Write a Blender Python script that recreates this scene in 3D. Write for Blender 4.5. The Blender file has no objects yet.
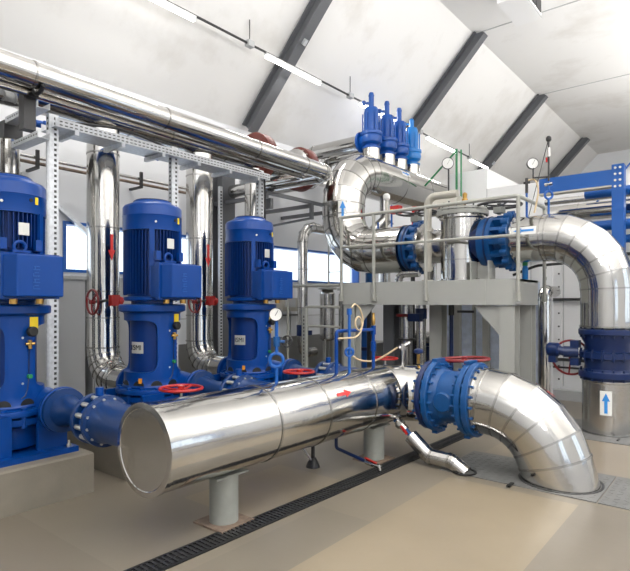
import bpy, bmesh, math, random
from mathutils import Vector as V, Matrix
random.seed(7)
PI = math.pi
C = bpy.context.scene.collection
SC = bpy.context.scene

# ------------------------------------------------------------------ materials
def mat(name, col, rough=.5, metal=0., bump=0., bscale=40., var=0., vscale=6., coat=0., aniso=0., stretch=None, spec=.5):
    m = bpy.data.materials.new(name); m.use_nodes = True
    nt = m.node_tree; b = nt.nodes['Principled BSDF']
    b.inputs['Base Color'].default_value = (*col, 1)
    b.inputs['Roughness'].default_value = rough
    b.inputs['Metallic'].default_value = metal
    b.inputs['Specular IOR Level'].default_value = spec
    if coat: b.inputs['Coat Weight'].default_value = coat; b.inputs['Coat Roughness'].default_value = .12
    tc = nt.nodes.new('ShaderNodeTexCoord')
    src = tc.outputs['Object']
    if stretch:
        mp = nt.nodes.new('ShaderNodeMapping'); mp.inputs['Scale'].default_value = stretch
        nt.links.new(src, mp.inputs[0]); src = mp.outputs[0]
    if bump:
        n = nt.nodes.new('ShaderNodeTexNoise'); n.inputs['Scale'].default_value = bscale; n.inputs['Detail'].default_value = 3
        nt.links.new(src, n.inputs['Vector'])
        bp = nt.nodes.new('ShaderNodeBump'); bp.inputs['Strength'].default_value = bump; bp.inputs['Distance'].default_value = .02
        nt.links.new(n.outputs['Fac'], bp.inputs['Height']); nt.links.new(bp.outputs[0], b.inputs['Normal'])
    if var:
        n = nt.nodes.new('ShaderNodeTexNoise'); n.inputs['Scale'].default_value = vscale; n.inputs['Detail'].default_value = 5
        nt.links.new(src, n.inputs['Vector'])
        r = nt.nodes.new('ShaderNodeMapRange'); r.inputs[1].default_value = .3; r.inputs[2].default_value = .7
        r.inputs[3].default_value = 1 - var; r.inputs[4].default_value = 1 + var * .5
        nt.links.new(n.outputs['Fac'], r.inputs[0])
        mx = nt.nodes.new('ShaderNodeMix'); mx.data_type = 'RGBA'; mx.blend_type = 'MULTIPLY'; mx.inputs[0].default_value = 1
        mx.inputs[6].default_value = (*col, 1)
        nt.links.new(r.outputs[0], mx.inputs[7]); nt.links.new(mx.outputs[2], b.inputs['Base Color'])
    return m

STEEL = mat('polished_cladding', (.56, .55, .53), .11, 1., .16, 3.6, .05, 3.)
STEELR = mat('brushed_steel', (.56, .55, .535), .22, 1., .14, 8.)
SEAM = mat('seam_bead', (.40, .395, .38), .25, 1.)
GALV = mat('galvanised_steel', (.64, .66, .69), .42, .6, .05, 60., .15, 30.)
SHEET = mat('galvanised_sheet_lifted', (.74, .82, .97), .38, .1, .08, 12., .2, 8.)  # base colour lifted to stand in for missing fill light under the platform
BLUE = mat('pump_blue', (.0008, .046, .245), .30, 0, .02, 150., spec=.3)
FINB = mat('motor_blue', (.0008, .026, .155), .4, 0, spec=.25)
VBLUE = mat('valve_blue', (.005, .070, .235), .34, 0, .05, 80., .12, 9., spec=.4)
NAVY = mat('navy_valve_paint', (.003, .017, .085), .35, 0, .03, 60.)
SUCB = mat('suction_blue_shaded', (.002, .030, .13), .34, 0, .05, 80., .12, 9.)  # valve blue darkened, shade around the suction flanges put into the colour
RBLUE = mat('relief_blue', (.002, .068, .32), .32)
CYAN = mat('light_blue_paint', (.008, .17, .50), .32)
FBLUE = mat('frame_blue', (.002, .085, .36), .4)
GREY = mat('platform_grey_paint', (.40, .405, .38), .5, 0, .02, 40., .06, 2.)
RAILC = mat('rail_cream_grey', (.37, .37, .335), .4)
DGREY = mat('dark_beam_grey', (.115, .12, .13), .5, 0, .02, 20.)
MGREY = mat('cabinet_grey', (.46, .47, .475), .5)
DADO = mat('dado_grey', (.17, .17, .165), .6, 0, 0, 1, .08, 3.)
RED = mat('red_paint', (.45, .018, .016), .35)
DRED = mat('dark_red_wheel', (.22, .016, .018), .4)
BROWNR = mat('brown_red_flange', (.13, .027, .02), .5, 0, .05, 50., .2, 20.)
BLACK = mat('black_rubber', (.012, .012, .013), .5)
IRON = mat('dark_iron', (.05, .05, .052), .45, .4)
CONC = mat('concrete', (.235, .21, .17), .8, 0, .08, 50., .12, 4.)
SUPP = mat('grey_primer_post', (.29, .30, .275), .6, 0, .02, 20., .1, 9.)
RUST = mat('worn_plate', (.22, .16, .12), .7, 0, .1, 60., .35, 20.)
WHITE = mat('white_panel', (.80, .80, .80), .5)
PANEL = mat('panel_white', (.74, .755, .78), .45)
YEL = mat('yellow_sticker', (.85, .62, .02), .5)
ORG = mat('orange_sticker', (.80, .30, .02), .5)
REDS = mat('red_sticker', (.72, .03, .03), .45)
BLUS = mat('blue_sticker', (.03, .26, .70), .45)
WHS = mat('white_sticker', (.82, .82, .80), .5)
PLATE = mat('name_plate', (.62, .62, .58), .4, .3)
BRASS = mat('brass', (.55, .33, .10), .3, 1.)
HOSE = mat('beige_hose', (.62, .48, .30), .5)
GREEN = mat('green_paint', (.02, .22, .08), .4)
BOLT = mat('zinc_bolt', (.68, .66, .60), .35, .8)
DIAL = mat('dial_face', (.85, .85, .83), .4)
CABLE = mat('cable_blue', (.01, .10, .45), .5)
CREAM = mat('cream_pipe', (.46, .44, .385), .4, .2)

def emit(name, col, s):
    m = bpy.data.materials.new(name); m.use_nodes = True; nt = m.node_tree
    b = nt.nodes['Principled BSDF']; b.inputs['Base Color'].default_value = (*col, 1)
    b.inputs['Emission Color'].default_value = (*col, 1); b.inputs['Emission Strength'].default_value = s
    return m
LAMP = emit('lamp_diffuser', (1, .98, .95), 7)

def glass():
    m = bpy.data.materials.new('window_glass'); m.use_nodes = True; nt = m.node_tree
    nt.nodes.clear()
    o = nt.nodes.new('ShaderNodeOutputMaterial'); mx = nt.nodes.new('ShaderNodeMixShader')
    t = nt.nodes.new('ShaderNodeBsdfTransparent'); t.inputs[0].default_value = (.93, .97, 1, 1)
    g = nt.nodes.new('ShaderNodeBsdfGlossy'); g.inputs['Roughness'].default_value = .02
    mx.inputs[0].default_value = .06
    nt.links.new(t.outputs[0], mx.inputs[1]); nt.links.new(g.outputs[0], mx.inputs[2])
    nt.links.new(mx.outputs[0], o.inputs[0])
    return m
GLASS = glass()

def floor_mat():
    m = mat('epoxy_floor', (.47, .40, .305), .33, 0, .015, 30.)
    nt = m.node_tree; b = nt.nodes['Principled BSDF']
    tc = nt.nodes.new('ShaderNodeTexCoord')
    sep = nt.nodes.new('ShaderNodeSeparateXYZ'); nt.links.new(tc.outputs['Object'], sep.inputs[0])
    def mth(op, x, y):
        q = nt.nodes.new('ShaderNodeMath'); q.operation = op
        for i, k in enumerate((x, y)):
            if isinstance(k, (int, float)): q.inputs[i].default_value = k
            else: nt.links.new(k, q.inputs[i])
        return q.outputs[0]
    X, Y = sep.outputs[0], sep.outputs[1]
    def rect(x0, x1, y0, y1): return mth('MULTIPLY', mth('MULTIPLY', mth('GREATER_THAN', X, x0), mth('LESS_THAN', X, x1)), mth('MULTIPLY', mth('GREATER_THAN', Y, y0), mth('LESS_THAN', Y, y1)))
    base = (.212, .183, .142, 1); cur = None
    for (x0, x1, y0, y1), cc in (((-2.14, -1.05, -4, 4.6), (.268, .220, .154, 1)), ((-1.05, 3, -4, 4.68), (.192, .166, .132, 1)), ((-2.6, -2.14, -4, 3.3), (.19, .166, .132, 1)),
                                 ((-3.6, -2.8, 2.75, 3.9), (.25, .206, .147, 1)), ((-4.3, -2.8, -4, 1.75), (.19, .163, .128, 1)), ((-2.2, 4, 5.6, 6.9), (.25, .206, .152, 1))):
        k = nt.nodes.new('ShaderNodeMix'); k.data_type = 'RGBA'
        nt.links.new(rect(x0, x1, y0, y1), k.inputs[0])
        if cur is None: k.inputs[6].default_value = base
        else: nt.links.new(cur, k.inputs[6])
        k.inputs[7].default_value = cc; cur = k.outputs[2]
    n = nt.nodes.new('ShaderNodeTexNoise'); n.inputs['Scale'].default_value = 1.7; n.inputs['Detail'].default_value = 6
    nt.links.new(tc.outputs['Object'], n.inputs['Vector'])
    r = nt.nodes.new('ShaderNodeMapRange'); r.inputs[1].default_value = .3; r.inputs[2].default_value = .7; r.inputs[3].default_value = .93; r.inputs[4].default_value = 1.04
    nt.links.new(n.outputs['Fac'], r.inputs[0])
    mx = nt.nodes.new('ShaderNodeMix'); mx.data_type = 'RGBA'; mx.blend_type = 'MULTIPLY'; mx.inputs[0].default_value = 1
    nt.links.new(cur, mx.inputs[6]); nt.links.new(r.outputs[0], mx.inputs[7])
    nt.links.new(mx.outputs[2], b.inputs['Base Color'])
    return m
def ceil_mat():
    m = mat('ceiling_membrane', (.80, .79, .775), .7, 0, .25, 1.6)
    nt = m.node_tree; b = nt.nodes['Principled BSDF']
    tc = nt.nodes.new('ShaderNodeTexCoord')
    n = nt.nodes.new('ShaderNodeTexNoise'); n.inputs['Scale'].default_value = .8; n.inputs['Detail'].default_value = 7; n.inputs['Roughness'].default_value = .62
    nt.links.new(tc.outputs['Object'], n.inputs['Vector'])
    r = nt.nodes.new('ShaderNodeValToRGB'); r.color_ramp.elements[0].position = .30; r.color_ramp.elements[0].color = (.69, .675, .65, 1)
    r.color_ramp.elements[1].position = .5; r.color_ramp.elements[1].color = (.80, .795, .785, 1)
    nt.links.new(n.outputs['Fac'], r.inputs[0]); nt.links.new(r.outputs[0], b.inputs['Base Color'])
    return m
FLOOR = floor_mat(); CEIL = ceil_mat()

# ------------------------------------------------------------------ mesh builder
def frame(d):
    d = V(d).normalized()
    u = V((0, 0, 1)).cross(d)
    if u.length < 1e-4: u = V((1, 0, 0))
    u.normalize(); return u, d.cross(u).normalized(), d

class M:
    def __init__(s): s.v = []; s.f = []; s.m = []
    def add(s, vs, fs, mi=0):
        o = len(s.v); s.v += [tuple(x) for x in vs]
        for f in fs: s.f.append([i + o for i in f]); s.m.append(mi)
        return s
    def box(s, c, sz, mi=0, ax=None):
        c = V(c); ax = ax or (V((1, 0, 0)), V((0, 1, 0)), V((0, 0, 1)))
        vs = []
        for k in (-1, 1):
            for a, b in ((-1, -1), (1, -1), (1, 1), (-1, 1)):
                vs.append(c + V(ax[0]) * a * sz[0] / 2 + V(ax[1]) * b * sz[1] / 2 + V(ax[2]) * k * sz[2] / 2)
        return s.add(vs, [(3, 2, 1, 0), (4, 5, 6, 7), (0, 1, 5, 4), (1, 2, 6, 5), (2, 3, 7, 6), (3, 0, 4, 7)], mi)
    def bx(s, x0, x1, y0, y1, z0, z1, mi=0):
        return s.box(((x0 + x1) / 2, (y0 + y1) / 2, (z0 + z1) / 2), (abs(x1 - x0), abs(y1 - y0), abs(z1 - z0)), mi)
    def bar(s, a, b, w, h, mi=0):
        a, b = V(a), V(b); u, v, d = frame(b - a)
        return s.box((a + b) / 2, (w, h, (b - a).length), mi, (u, v, d))
    def lathe(s, o, d, prof, seg=32, mi=0, caps=True, rot=0):
        o = V(o); u, v, d = frame(d); vs = []; fs = []; n = len(prof)
        for r, h in prof:
            for k in range(seg):
                a = 2 * PI * k / seg + rot
                vs.append(o + d * h + (u * math.cos(a) + v * math.sin(a)) * r)
        for i in range(n - 1):
            for k in range(seg):
                k2 = (k + 1) % seg
                fs.append((i * seg + k, i * seg + k2, (i + 1) * seg + k2, (i + 1) * seg + k))
        if caps:
            fs.append(tuple(range(seg))[::-1]); fs.append(tuple((n - 1) * seg + k for k in range(seg)))
        return s.add(vs, fs, mi)
    def cyl(s, a, b, r, seg=20, mi=0, r2=None):
        a, b = V(a), V(b); return s.lathe(a, b - a, [(r, 0), (r if r2 is None else r2, (b - a).length)], seg, mi)
    def ring(s, c, d, ro, ri, w, seg=32, mi=0):
        h = w / 2
        c = V(c); u, v, d = frame(d); vs = []; fs = []
        prof = [(ri, -h), (ro, -h), (ro, h), (ri, h)]
        for r, z in prof:
            for k in range(seg):
                a = 2 * PI * k / seg; vs.append(c + d * z + (u * math.cos(a) + v * math.sin(a)) * r)
        for i in range(4):
            for k in range(seg):
                k2 = (k + 1) % seg; j = (i + 1) % 4
                fs.append((i * seg + k, i * seg + k2, j * seg + k2, j * seg + k))
        return s.add(vs, fs, mi)
    def tube(s, pts, r, seg=16, mi=0, closed=False, caps=True):
        pts = [V(p) for p in pts]; n = len(pts)
        rs = r if isinstance(r, (list, tuple)) else [r] * n
        T = []
        for i in range(n):
            if closed: t = (pts[(i + 1) % n] - pts[i - 1])
            elif i == 0: t = pts[1] - pts[0]
            elif i == n - 1: t = pts[-1] - pts[-2]
            else: t = (pts[i + 1] - pts[i]).normalized() + (pts[i] - pts[i - 1]).normalized()
            T.append(t.normalized())
        u, v, d = frame(T[0]); vs = []; fs = []
        for i in range(n):
            if i:
                q = T[i - 1].rotation_difference(T[i]); u = q @ u; v = q @ v
            sc = 1.0
            if 0 < i < n - 1:
                a = (pts[i + 1] - pts[i]).normalized(); sc = 1 / max(.5, a.dot(T[i]))
                b = (pts[i] - pts[i - 1]).normalized(); k = (a - b)
                k = k.normalized() if k.length > 1e-6 else None
            else: k = None
            for j in range(seg):
                a = 2 * PI * j / seg; p = (u * math.cos(a) + v * math.sin(a)) * rs[i]
                if k is not None: p = p + k * p.dot(k) * (sc - 1)
                vs.append(pts[i] + p)
        m = n if closed else n - 1
        for i in range(m):
            i2 = (i + 1) % n
            for j in range(seg):
                j2 = (j + 1) % seg
                fs.append((i * seg + j, i * seg + j2, i2 * seg + j2, i2 * seg + j))
        if caps and not closed:
            fs.append(tuple(range(seg))[::-1]); fs.append(tuple((n - 1) * seg + j for j in range(seg)))
        return s.add(vs, fs, mi)
    def torus(s, c, d, R, r, seg=28, ss=8, mi=0):
        u, v, d = frame(d); c = V(c)
        return s.tube([c + (u * math.cos(2 * PI * k / seg) + v * math.sin(2 * PI * k / seg)) * R for k in range(seg)], r, ss, mi, True)
    def prism(s, poly, o, u, v, w, mi=0):       # poly in (u,v), extruded along vector w
        o, u, v, w = V(o), V(u), V(v), V(w); n = len(poly)
        vs = [o + u * a + v * b for a, b in poly] + [o + u * a + v * b + w for a, b in poly]
        fs = [tuple(range(n))[::-1], tuple(range(n, 2 * n))] + [(i, (i + 1) % n, n + (i + 1) % n, n + i) for i in range(n)]
        return s.add(vs, fs, mi)

def pathpts(pts, R, n=5):
    """fillet a polyline; returns points and indices of the bend points"""
    pts = [V(p) for p in pts]; out = [pts[0]]; marks = []
    for i in range(1, len(pts) - 1):
        a = (pts[i - 1] - pts[i]).normalized(); b = (pts[i + 1] - pts[i]).normalized()
        ang = a.angle(b); r = R[i - 1] if isinstance(R, (list, tuple)) else R
        t = r / math.tan(ang / 2); p0 = pts[i] + a * t
        c = pts[i] + (a + b).normalized() * (r / math.sin(ang / 2))
        e0 = p0 - c; e1 = pts[i] + b * t - c; tot = e0.angle(e1); ax = e0.cross(e1).normalized()
        for k in range(n + 1):
            marks.append(len(out)); out.append(c + Matrix.Rotation(tot * k / n, 3, ax) @ e0)
    out.append(pts[-1]); return out, marks

def build(name, m, mats, parent=None, smooth=35):
    me = bpy.data.meshes.new(name)
    off = V((0, 0, 0))
    p = parent
    while p is not None: off += V(p.location); p = p.parent
    me.from_pydata([tuple(V(v) - off) for v in m.v], [], m.f)
    mats = mats if isinstance(mats, (list, tuple)) else [mats]
    for k in mats: me.materials.append(k)
    me.polygons.foreach_set('material_index', m.m)
    bm = bmesh.new(); bm.from_mesh(me); bmesh.ops.recalc_face_normals(bm, faces=bm.faces); bm.to_mesh(me); bm.free()
    if smooth:
        me.polygons.foreach_set('use_smooth', [True] * len(me.polygons))
        me.set_sharp_from_angle(angle=math.radians(smooth))
    me.update()
    o = bpy.data.objects.new(name, me); C.objects.link(o)
    if parent: o.parent = parent
    return o

def thing(name, loc, label, cat, group=None):
    o = bpy.data.objects.new(name, None); o.empty_display_size = .1; C.objects.link(o); o.location = loc
    o['label'] = label; o['category'] = cat
    if group: o['group'] = group
    return o
def tag(o, label, cat, group=None):
    o['label'] = label; o['category'] = cat
    if group: o['group'] = group
    return o
def recentre(o, loc):
    loc = V(loc); o.data.transform(Matrix.Translation(-loc)); o.location = loc; return o
def struct(name, m, mats, parent=None):
    o = build(name, m, mats, parent)
    if parent is None: o['kind'] = 'structure'
    return o
def copy_tree(o, parent=None):
    c = o.copy(); C.objects.link(c)
    if parent: c.parent = parent
    for ch in list(o.children): copy_tree(ch, c)
    return c
def bolts(parent, name, c, d, R, n, r, h, material, a0=0):
    """n bolts round a circle, each an object sharing one mesh"""
    u, v, d = frame(d); c = V(c)
    pos = [c + (u * math.cos(a0 + 2 * PI * k / n) + v * math.sin(a0 + 2 * PI * k / n)) * R for k in range(n)]
    off = V((0, 0, 0)); p = parent
    while p is not None: off += V(p.location); p = p.parent
    first = build(name, M().lathe(off, d, [(r * .6, -h / 2), (r * .6, -h * .3), (r, -h * .3), (r, h * .3), (r * .6, h * .3), (r * .6, h / 2)], 6), material, parent, 30)
    for k, q in enumerate(pos):
        o = first if k == 0 else first.copy()
        if k: C.objects.link(o)
        o.location = q - off
def boltring(m, c, d, R, n, r, h, mi=0, a0=0):
    u, v, d = frame(d); c = V(c)
    for k in range(n):
        a = a0 + 2 * PI * k / n
        q = c + (u * math.cos(a) + v * math.sin(a)) * R
        m.cyl(q - d * h / 2, q + d * h / 2, r, 6, mi)

def clad(m, pts, R, r, n=5, seg=48, seams=True, extra=(), mi=0):
    p, mk = pathpts(pts, R, n); m.tube(p, r, seg, mi)
    if seams:
        for i in mk:
            t = (p[i + 1] - p[i - 1]).normalized(); m.ring(p[i], t, r + .006, r - .01, .018, seg, mi + 1)
    for q, d in extra: m.ring(q, d, r + .006, r - .01, .016, seg, mi + 1)
    return p
def arrow(parent, axpt, axis, radial, r, L, w, material, back=None, name='flow_arrow', flip=False):
    """arrow sticker curved round a pipe; axis = flow direction"""
    ax = V(axis).normalized(); rd = V(radial); rd = (rd - ax * rd.dot(ax)).normalized(); tn = ax.cross(rd); c = V(axpt)
    def P(u, v, e): 
        a = v / r; return c + ax * u + (rd * math.cos(a) + tn * math.sin(a)) * (r + e)
    def rect(m, u0, u1, v0, v1, e, mi=0):
        n = 6; vs = []
        for k in range(n + 1):
            v = v0 + (v1 - v0) * k / n; vs += [P(u0, v, e), P(u1, v, e), P(u0, v, e - .003), P(u1, v, e - .003)]
        fs = []
        for k in range(n):
            a = 4 * k; b = a + 4; fs += [(a, a + 1, b + 1, b), (a + 2, b + 2, b + 3, a + 3), (a, b, b + 2, a + 2), (a + 1, a + 3, b + 3, b + 1)]
        m.add(vs, fs, mi)
    m = M()
    if back:
        rect(m, -L * .6, L * .6, -w * .75, w * .75, .004, 1)
    e = .008 if back else .005
    rect(m, -L / 2, L * .12, -w * .2, w * .2, e)
    vs = [P(L * .1, -w / 2, e), P(L * .1, 0, e), P(L * .1, w / 2, e), P(L / 2, 0, e)]
    vs2 = [P(L * .1, -w / 2, e - .003), P(L * .1, 0, e - .003), P(L * .1, w / 2, e - .003), P(L / 2, 0, e - .003)]
    m.add(vs + vs2, [(0, 1, 3), (1, 2, 3), (4, 7, 5), (5, 7, 6), (0, 3, 7, 4), (2, 6, 7, 3), (0, 4, 5, 1), (1, 5, 6, 2)])
    o = build(name, m, [material, back] if back else material, parent, 0)
    return o
def handwheel(parent, c, d, R, material, r=None, spokes=4, name='handwheel', hub=.03):
    c = V(c); u, v, d = frame(d); r = r or R * .07; m = M().torus(c, d, R, r, 36, 8)
    for k in range(spokes):
        a = 2 * PI * k / spokes + .4; q = (u * math.cos(a) + v * math.sin(a))
        m.tube([c + q * hub * .5 - d * .01, c + q * R * .6 - d * .012, c + q * R], r * .75, 6)
    m.cyl(c - d * .03, c + d * .025, hub, 12)
    return build(name, m, material, parent)
def gauge(parent, c, d, R, rim=IRON, name='gauge'):
    c = V(c); u, v, d = frame(d)
    o = build(name, M().lathe(c - d * .045, d, [(R * .8, 0), (R, .01), (R, .045), (R * .92, .048), (R * .9, .04)], 24), rim, parent)
    f = M().cyl(c - d * .006, c - d * .003, R * .9, 24)
    build('dial', f, DIAL, o)
    build('needle', M().bar(c - v * R * .2 - u * R * .1, c + v * R * .6 + u * R * .35, R * .07, .004), BLACK, o)
    return o

# ================================================================== SETTING
XL, XR, YF, YB, ZC, FX = -7.1, 6.0, -3.5, 23.0, 7.303, -4.57
SL = 1.03; ZW = ZC - (FX - XL) * SL          # slope foot height at the left wall
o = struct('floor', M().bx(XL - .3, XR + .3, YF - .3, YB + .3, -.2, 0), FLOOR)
# left wall with window openings
wins = [(1.0, 2.9), (3.45, 4.95), (5.2, 6.7), (6.95, 10.4)]
WZ0, WZ1 = 2.0, 2.68
m = M(); m.bx(XL - .25, XL, YF, YB, 0, WZ0).bx(XL - .25, XL, YF, YB, WZ1, ZW + .25)
ys = [YF] + [a for w in wins for a in w] + [YB]
for a, b in zip(ys[0::2], ys[1::2]): m.bx(XL - .25, XL, a, b, WZ0, WZ1)
struct('wall_left', m, PANEL)
struct('trim_1', M().bx(XL, XL + .03, YF, 9.6, 0, .92), DADO)
m = M()
for y in [2.0 + 1.2 * k for k in range(7)]: m.bx(XL, XL + .012, y - .012, y + .012, .92, WZ0 - .08)
m.bx(XL, XL + .012, YF, 9.6, 1.32, 1.335)
struct('trim_2', m, MGREY)
for i, (a, b) in enumerate(wins):
    f = M(); t = .04
    f.bx(XL - .16, XL + .02, a, b, WZ0, WZ0 + t).bx(XL - .16, XL + .02, a, b, WZ1 - t, WZ1).bx(XL - .16, XL + .02, a, a + t, WZ0 + t, WZ1 - t).bx(XL - .16, XL + .02, b - t, b, WZ0 + t, WZ1 - t)
    w = struct('window_%d' % (i + 1), f, FBLUE)
    build('glass_pane', M().bx(XL - .09, XL - .08, a + t, b - t, WZ0 + t, WZ1 - t), GLASS, w, 0)
# unseen right wall, its large windows added to bring in daylight
rw = [(-1.5, 1.5), (6.5, 9.5)]
m = M(); m.bx(XR, XR + .25, YF, YB, 0, 1.2).bx(XR, XR + .25, YF, YB, 3.6, ZW + .6)
ys = [YF] + [a for w in rw for a in w] + [YB]
for a, b in zip(ys[0::2], ys[1::2]): m.bx(XR, XR + .25, a, b, 1.2, 3.6)
struct('wall_right', m, PANEL)
for i, (a, b) in enumerate(rw):
    f = M(); t = .07
    f.bx(XR - .02, XR + .16, a, b, 1.2, 1.2 + t).bx(XR - .02, XR + .16, a, b, 3.6 - t, 3.6)
    for y in (a + t / 2, (a + b) / 2, b - t / 2): f.bx(XR - .02, XR + .16, y - t / 2, y + t / 2, 1.2 + t, 3.6 - t)
    w = struct('window_%d' % (i + 5), f, FBLUE)
    build('glass_pane', M().bx(XR + .08, XR + .09, a + t, b - t, 1.2 + t, 3.6 - t), GLASS, w, 0)
struct('wall_back', M().bx(XL - .25, XR + .25, YB, YB + .2, 0, ZC + .2), PANEL)
struct('wall_front', M().bx(XL - .25, XR + .25, YF - .2, YF, 0, ZC + .2), PANEL)
FXR = XR - (ZC - ZW - .6) / SL
struct('ceiling', M().bx(FX, FXR, YF - .2, YB + .2, ZC, ZC + .15), CEIL)
m = M(); e = V((SL, 0, -1)).normalized() * -.15
m.prism([(XL - .25, ZW - .25 * SL), (FX, ZC), (FX - .1, ZC + .18), (XL - .45, ZW - .1)], (0, YF - .2, 0), (1, 0, 0), (0, 0, 1), (0, YB - YF + .4, 0))
struct('ceiling_left', m, CEIL)
m = M().prism([(XR + .25, ZW + .6 - .25 * SL), (FXR, ZC), (FXR + .1, ZC + .18), (XR + .45, ZW + .5)], (0, YF - .2, 0), (1, 0, 0), (0, 0, 1), (0, YB - YF + .4, 0))
struct('ceiling_right', m, CEIL)
# ceiling sheet joints
m = M()
for y in (6.67, 11.03, 15.4): m.bx(FX, FXR, y - .012, y + .012, ZC - .012, ZC)
struct('trim_3', m, MGREY)

# white panelled enclosure closing the hall behind the pipework
YE = 9.6
m = M().bx(-4.5, -3.73, YE, YE + .12, 0, 4.04).bx(-3.73, XR, YE, YE + .12, 0, 3.66).bx(-4.5, -4.38, YE + .12, 13, 0, 4.04).bx(-4.38, -3.73, YE + .12, 13, 3.94, 4.04).bx(-3.85, -3.73, YE + .12, 13, 3.66, 3.94).bx(-3.73, XR, YE + .12, 13, 3.56, 3.66)
struct('wall_enclosure', m, WHITE)
m = M()
m.bx(-3.736, -3.724, YE - .006, YE, .2, 3.66)
for x in (-2.95, -2.42, -1.9, -1.3, -.5): m.bx(x - .006, x + .006, YE - .006, YE, .2, 2.3)
for x in (-2.55, -2.0, -1.2):
    m.bx(x - .10, x + .10, YE - .03, YE, .15, 2.3, 1)
    for k in range(9): m.bx(x - .075, x - .05, YE - .04, YE - .03, .3 + k * .22, .325 + k * .22, 2); m.bx(x + .05, x + .075, YE - .04, YE - .03, .3 + k * .22, .325 + k * .22, 2)
struct('trim_4', m, [MGREY, WHITE, IRON])
m = M()
for z, h in ((.62, .05), (1.62, .045), (2.32, .05), (.50, .03)): m.bx(-4.3, 0, YE - .09, YE - .045, z, z + h)
struct('trim_5', m, IRON)
struct('baseboard_enclosure', M().bx(-4.3, 2, YE - .25, YE - .1, 0, .16), MGREY)

# roof beams
beamlab = ['dark grey sloping roof beam nearest the camera, behind the second lamp tube', 'dark grey sloping roof beam rising beside the four blue relief valves',
           'dark grey sloping roof beam ending at the far lamp, behind thin gauge pipe', 'farthest and smallest dark grey sloping roof beam, above the blue steel frame']
for k, y in enumerate((6.67, 11.03, 15.4, 20.4)):
    t = thing('roof_beam', (FX, y, ZC - .2), beamlab[k], 'beam', 'sloping roof beams')
    a, b = V((FX + .10, y, ZC + .075)), V((XL + .12, y, ZW + .04)); d = (b - a).normalized(); n = V((-d.z, 0, d.x)); n = n if n.z < 0 else -n
    ax = (V((0, 1, 0)), n, d); L = (b - a).length; c = (a + b) / 2
    build('web', M().box(c + n * .12, (.02, .20, L), 0, ax), DGREY, t)
    build('flange', M().box(c + n * .225, (.20, .018, L), 0, ax), DGREY, t)
    build('flange', M().box(c + n * .015, (.20, .018, L), 0, ax), DGREY, t)
    if k in (0, 2): build('clamp', M().box(c + n * .26 + d * (.35 if k else .1), (.06, .05, .10), 0, ax), GALV, t)

# ceiling lamps on a conduit line under the slope
def slope(x): return ZC - (FX - x) * SL
LX = -5.93; LZ = slope(LX) - .42
spans = [(3.3, 4.71), (6.09, 7.48), (8.72, 10.2), (11.53, 13.21), (14.07, 15.31)]
lamplab = ['bright lamp tube cut off at the top edge of the picture', 'bright lamp tube crossing in front of the nearest roof beam', 'lamp tube glowing behind the blue relief valves',
           'bright lamp tube right of the light blue relief valve', 'farthest bright lamp tube, ending at third roof beam']
t = thing('lamp_rail', (LX, 9, LZ + .05), 'thin dark cable rail joining the lamp tubes under the sloping ceiling', 'rail')
build('rail', M().cyl((LX, 1.5, LZ + .05), (LX, 15.31, LZ + .05), .018, 8), IRON, t)
for y in (5.75, 8.4, 11.2, 14.0):
    build('junction_box', M().box((LX, y, LZ + .05), (.09, .12, .09)), MGREY, t)
    build('hanger', M().cyl((LX, y, LZ + .09), (LX, y, slope(LX)), .008, 6), IRON, t)
for k, (a, b) in enumerate(spans):
    t = thing('ceiling_light', (LX, (a + b) / 2, LZ), lamplab[k], 'lamp', 'lamp tubes along the sloping ceiling')
    build('housing', M().bx(LX - .035, LX + .035, a, b, LZ + .01, LZ + .035), WHITE, t)
    build('diffuser', M().tube([(LX, a + .02, LZ - .012), (LX, b - .02, LZ - .012)], .03, 14), LAMP, t)
    L = bpy.data.lights.new('tube_light', 'AREA'); L.shape = 'RECTANGLE'; L.size = .1; L.size_y = b - a; L.energy = 22; L.color = (1, .97, .93)
    lo = bpy.data.objects.new('tube_light', L); C.objects.link(lo); lo.location = (LX + .02, (a + b) / 2, LZ - .085); lo.rotation_euler = (0, -.25, 0)
# unseen pendants added as fill, mostly aimed up to brighten the ceiling
for i, (x, y) in enumerate([(-.6, -.8), (-.6, 3.4), (2.4, -.8), (2.4, 3.4), (2.4, 8.0), (3.2, 12.5), (.6, 15.5)]):
    zf = 4.0
    t = thing('fill_pendant', (x, y, zf), 'long white fill light added outside the view, hung from the flat ceiling', 'lamp', 'added fill lights under the flat ceiling')
    build('housing', M().bx(x - .16, x + .16, y - .8, y + .8, zf - .02, zf + .02), WHITE, t)
    build('diffuser', M().bx(x - .14, x + .14, y - .77, y + .77, zf - .03, zf - .021).bx(x - .14, x + .14, y - .77, y + .77, zf + .021, zf + .03), LAMP, t)
    build('suspension', M().cyl((x, y - .6, zf + .02), (x, y - .6, ZC), .006, 6), IRON, t); build('suspension', M().cyl((x, y + .6, zf + .02), (x, y + .6, ZC), .006, 6), IRON, t)
    for up, e in ((0, 18), (1, 240 if x > 2 else 200)):
        L = bpy.data.lights.new('fill_light', 'AREA'); L.shape = 'RECTANGLE'; L.size = .28; L.size_y = 1.5; L.energy = e; L.color = (1, .98, .95)
        lo = bpy.data.objects.new('fill_light', L); C.objects.link(lo); lo.location = (x, y, zf + (.045 if up else -.045)); lo.rotation_euler = (PI if up else 0, 0, 0)

# air outlet box hanging from the ceiling
t = thing('air_outlet_box', (-3.2, 10.3, ZC), 'white air outlet box with dark grille hanging from the ceiling', 'vent')
build('duct_body', M().bx(-3.40, -2.95, 9.2, 10.2, 6.75, ZC), WHITE, t, 0)
m = M()
for k in range(3): m.bx(-2.95, -2.935, 9.26 + k * .31, 9.52 + k * .31, 6.84, 7.05)
build('grille', m, IRON, t, 0)
build('frame', M().bx(-2.95, -2.94, 9.22, 10.18, 6.76, 6.79).bx(-2.95, -2.94, 9.22, 10.18, 7.1, 7.13), MGREY, t, 0)

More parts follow.
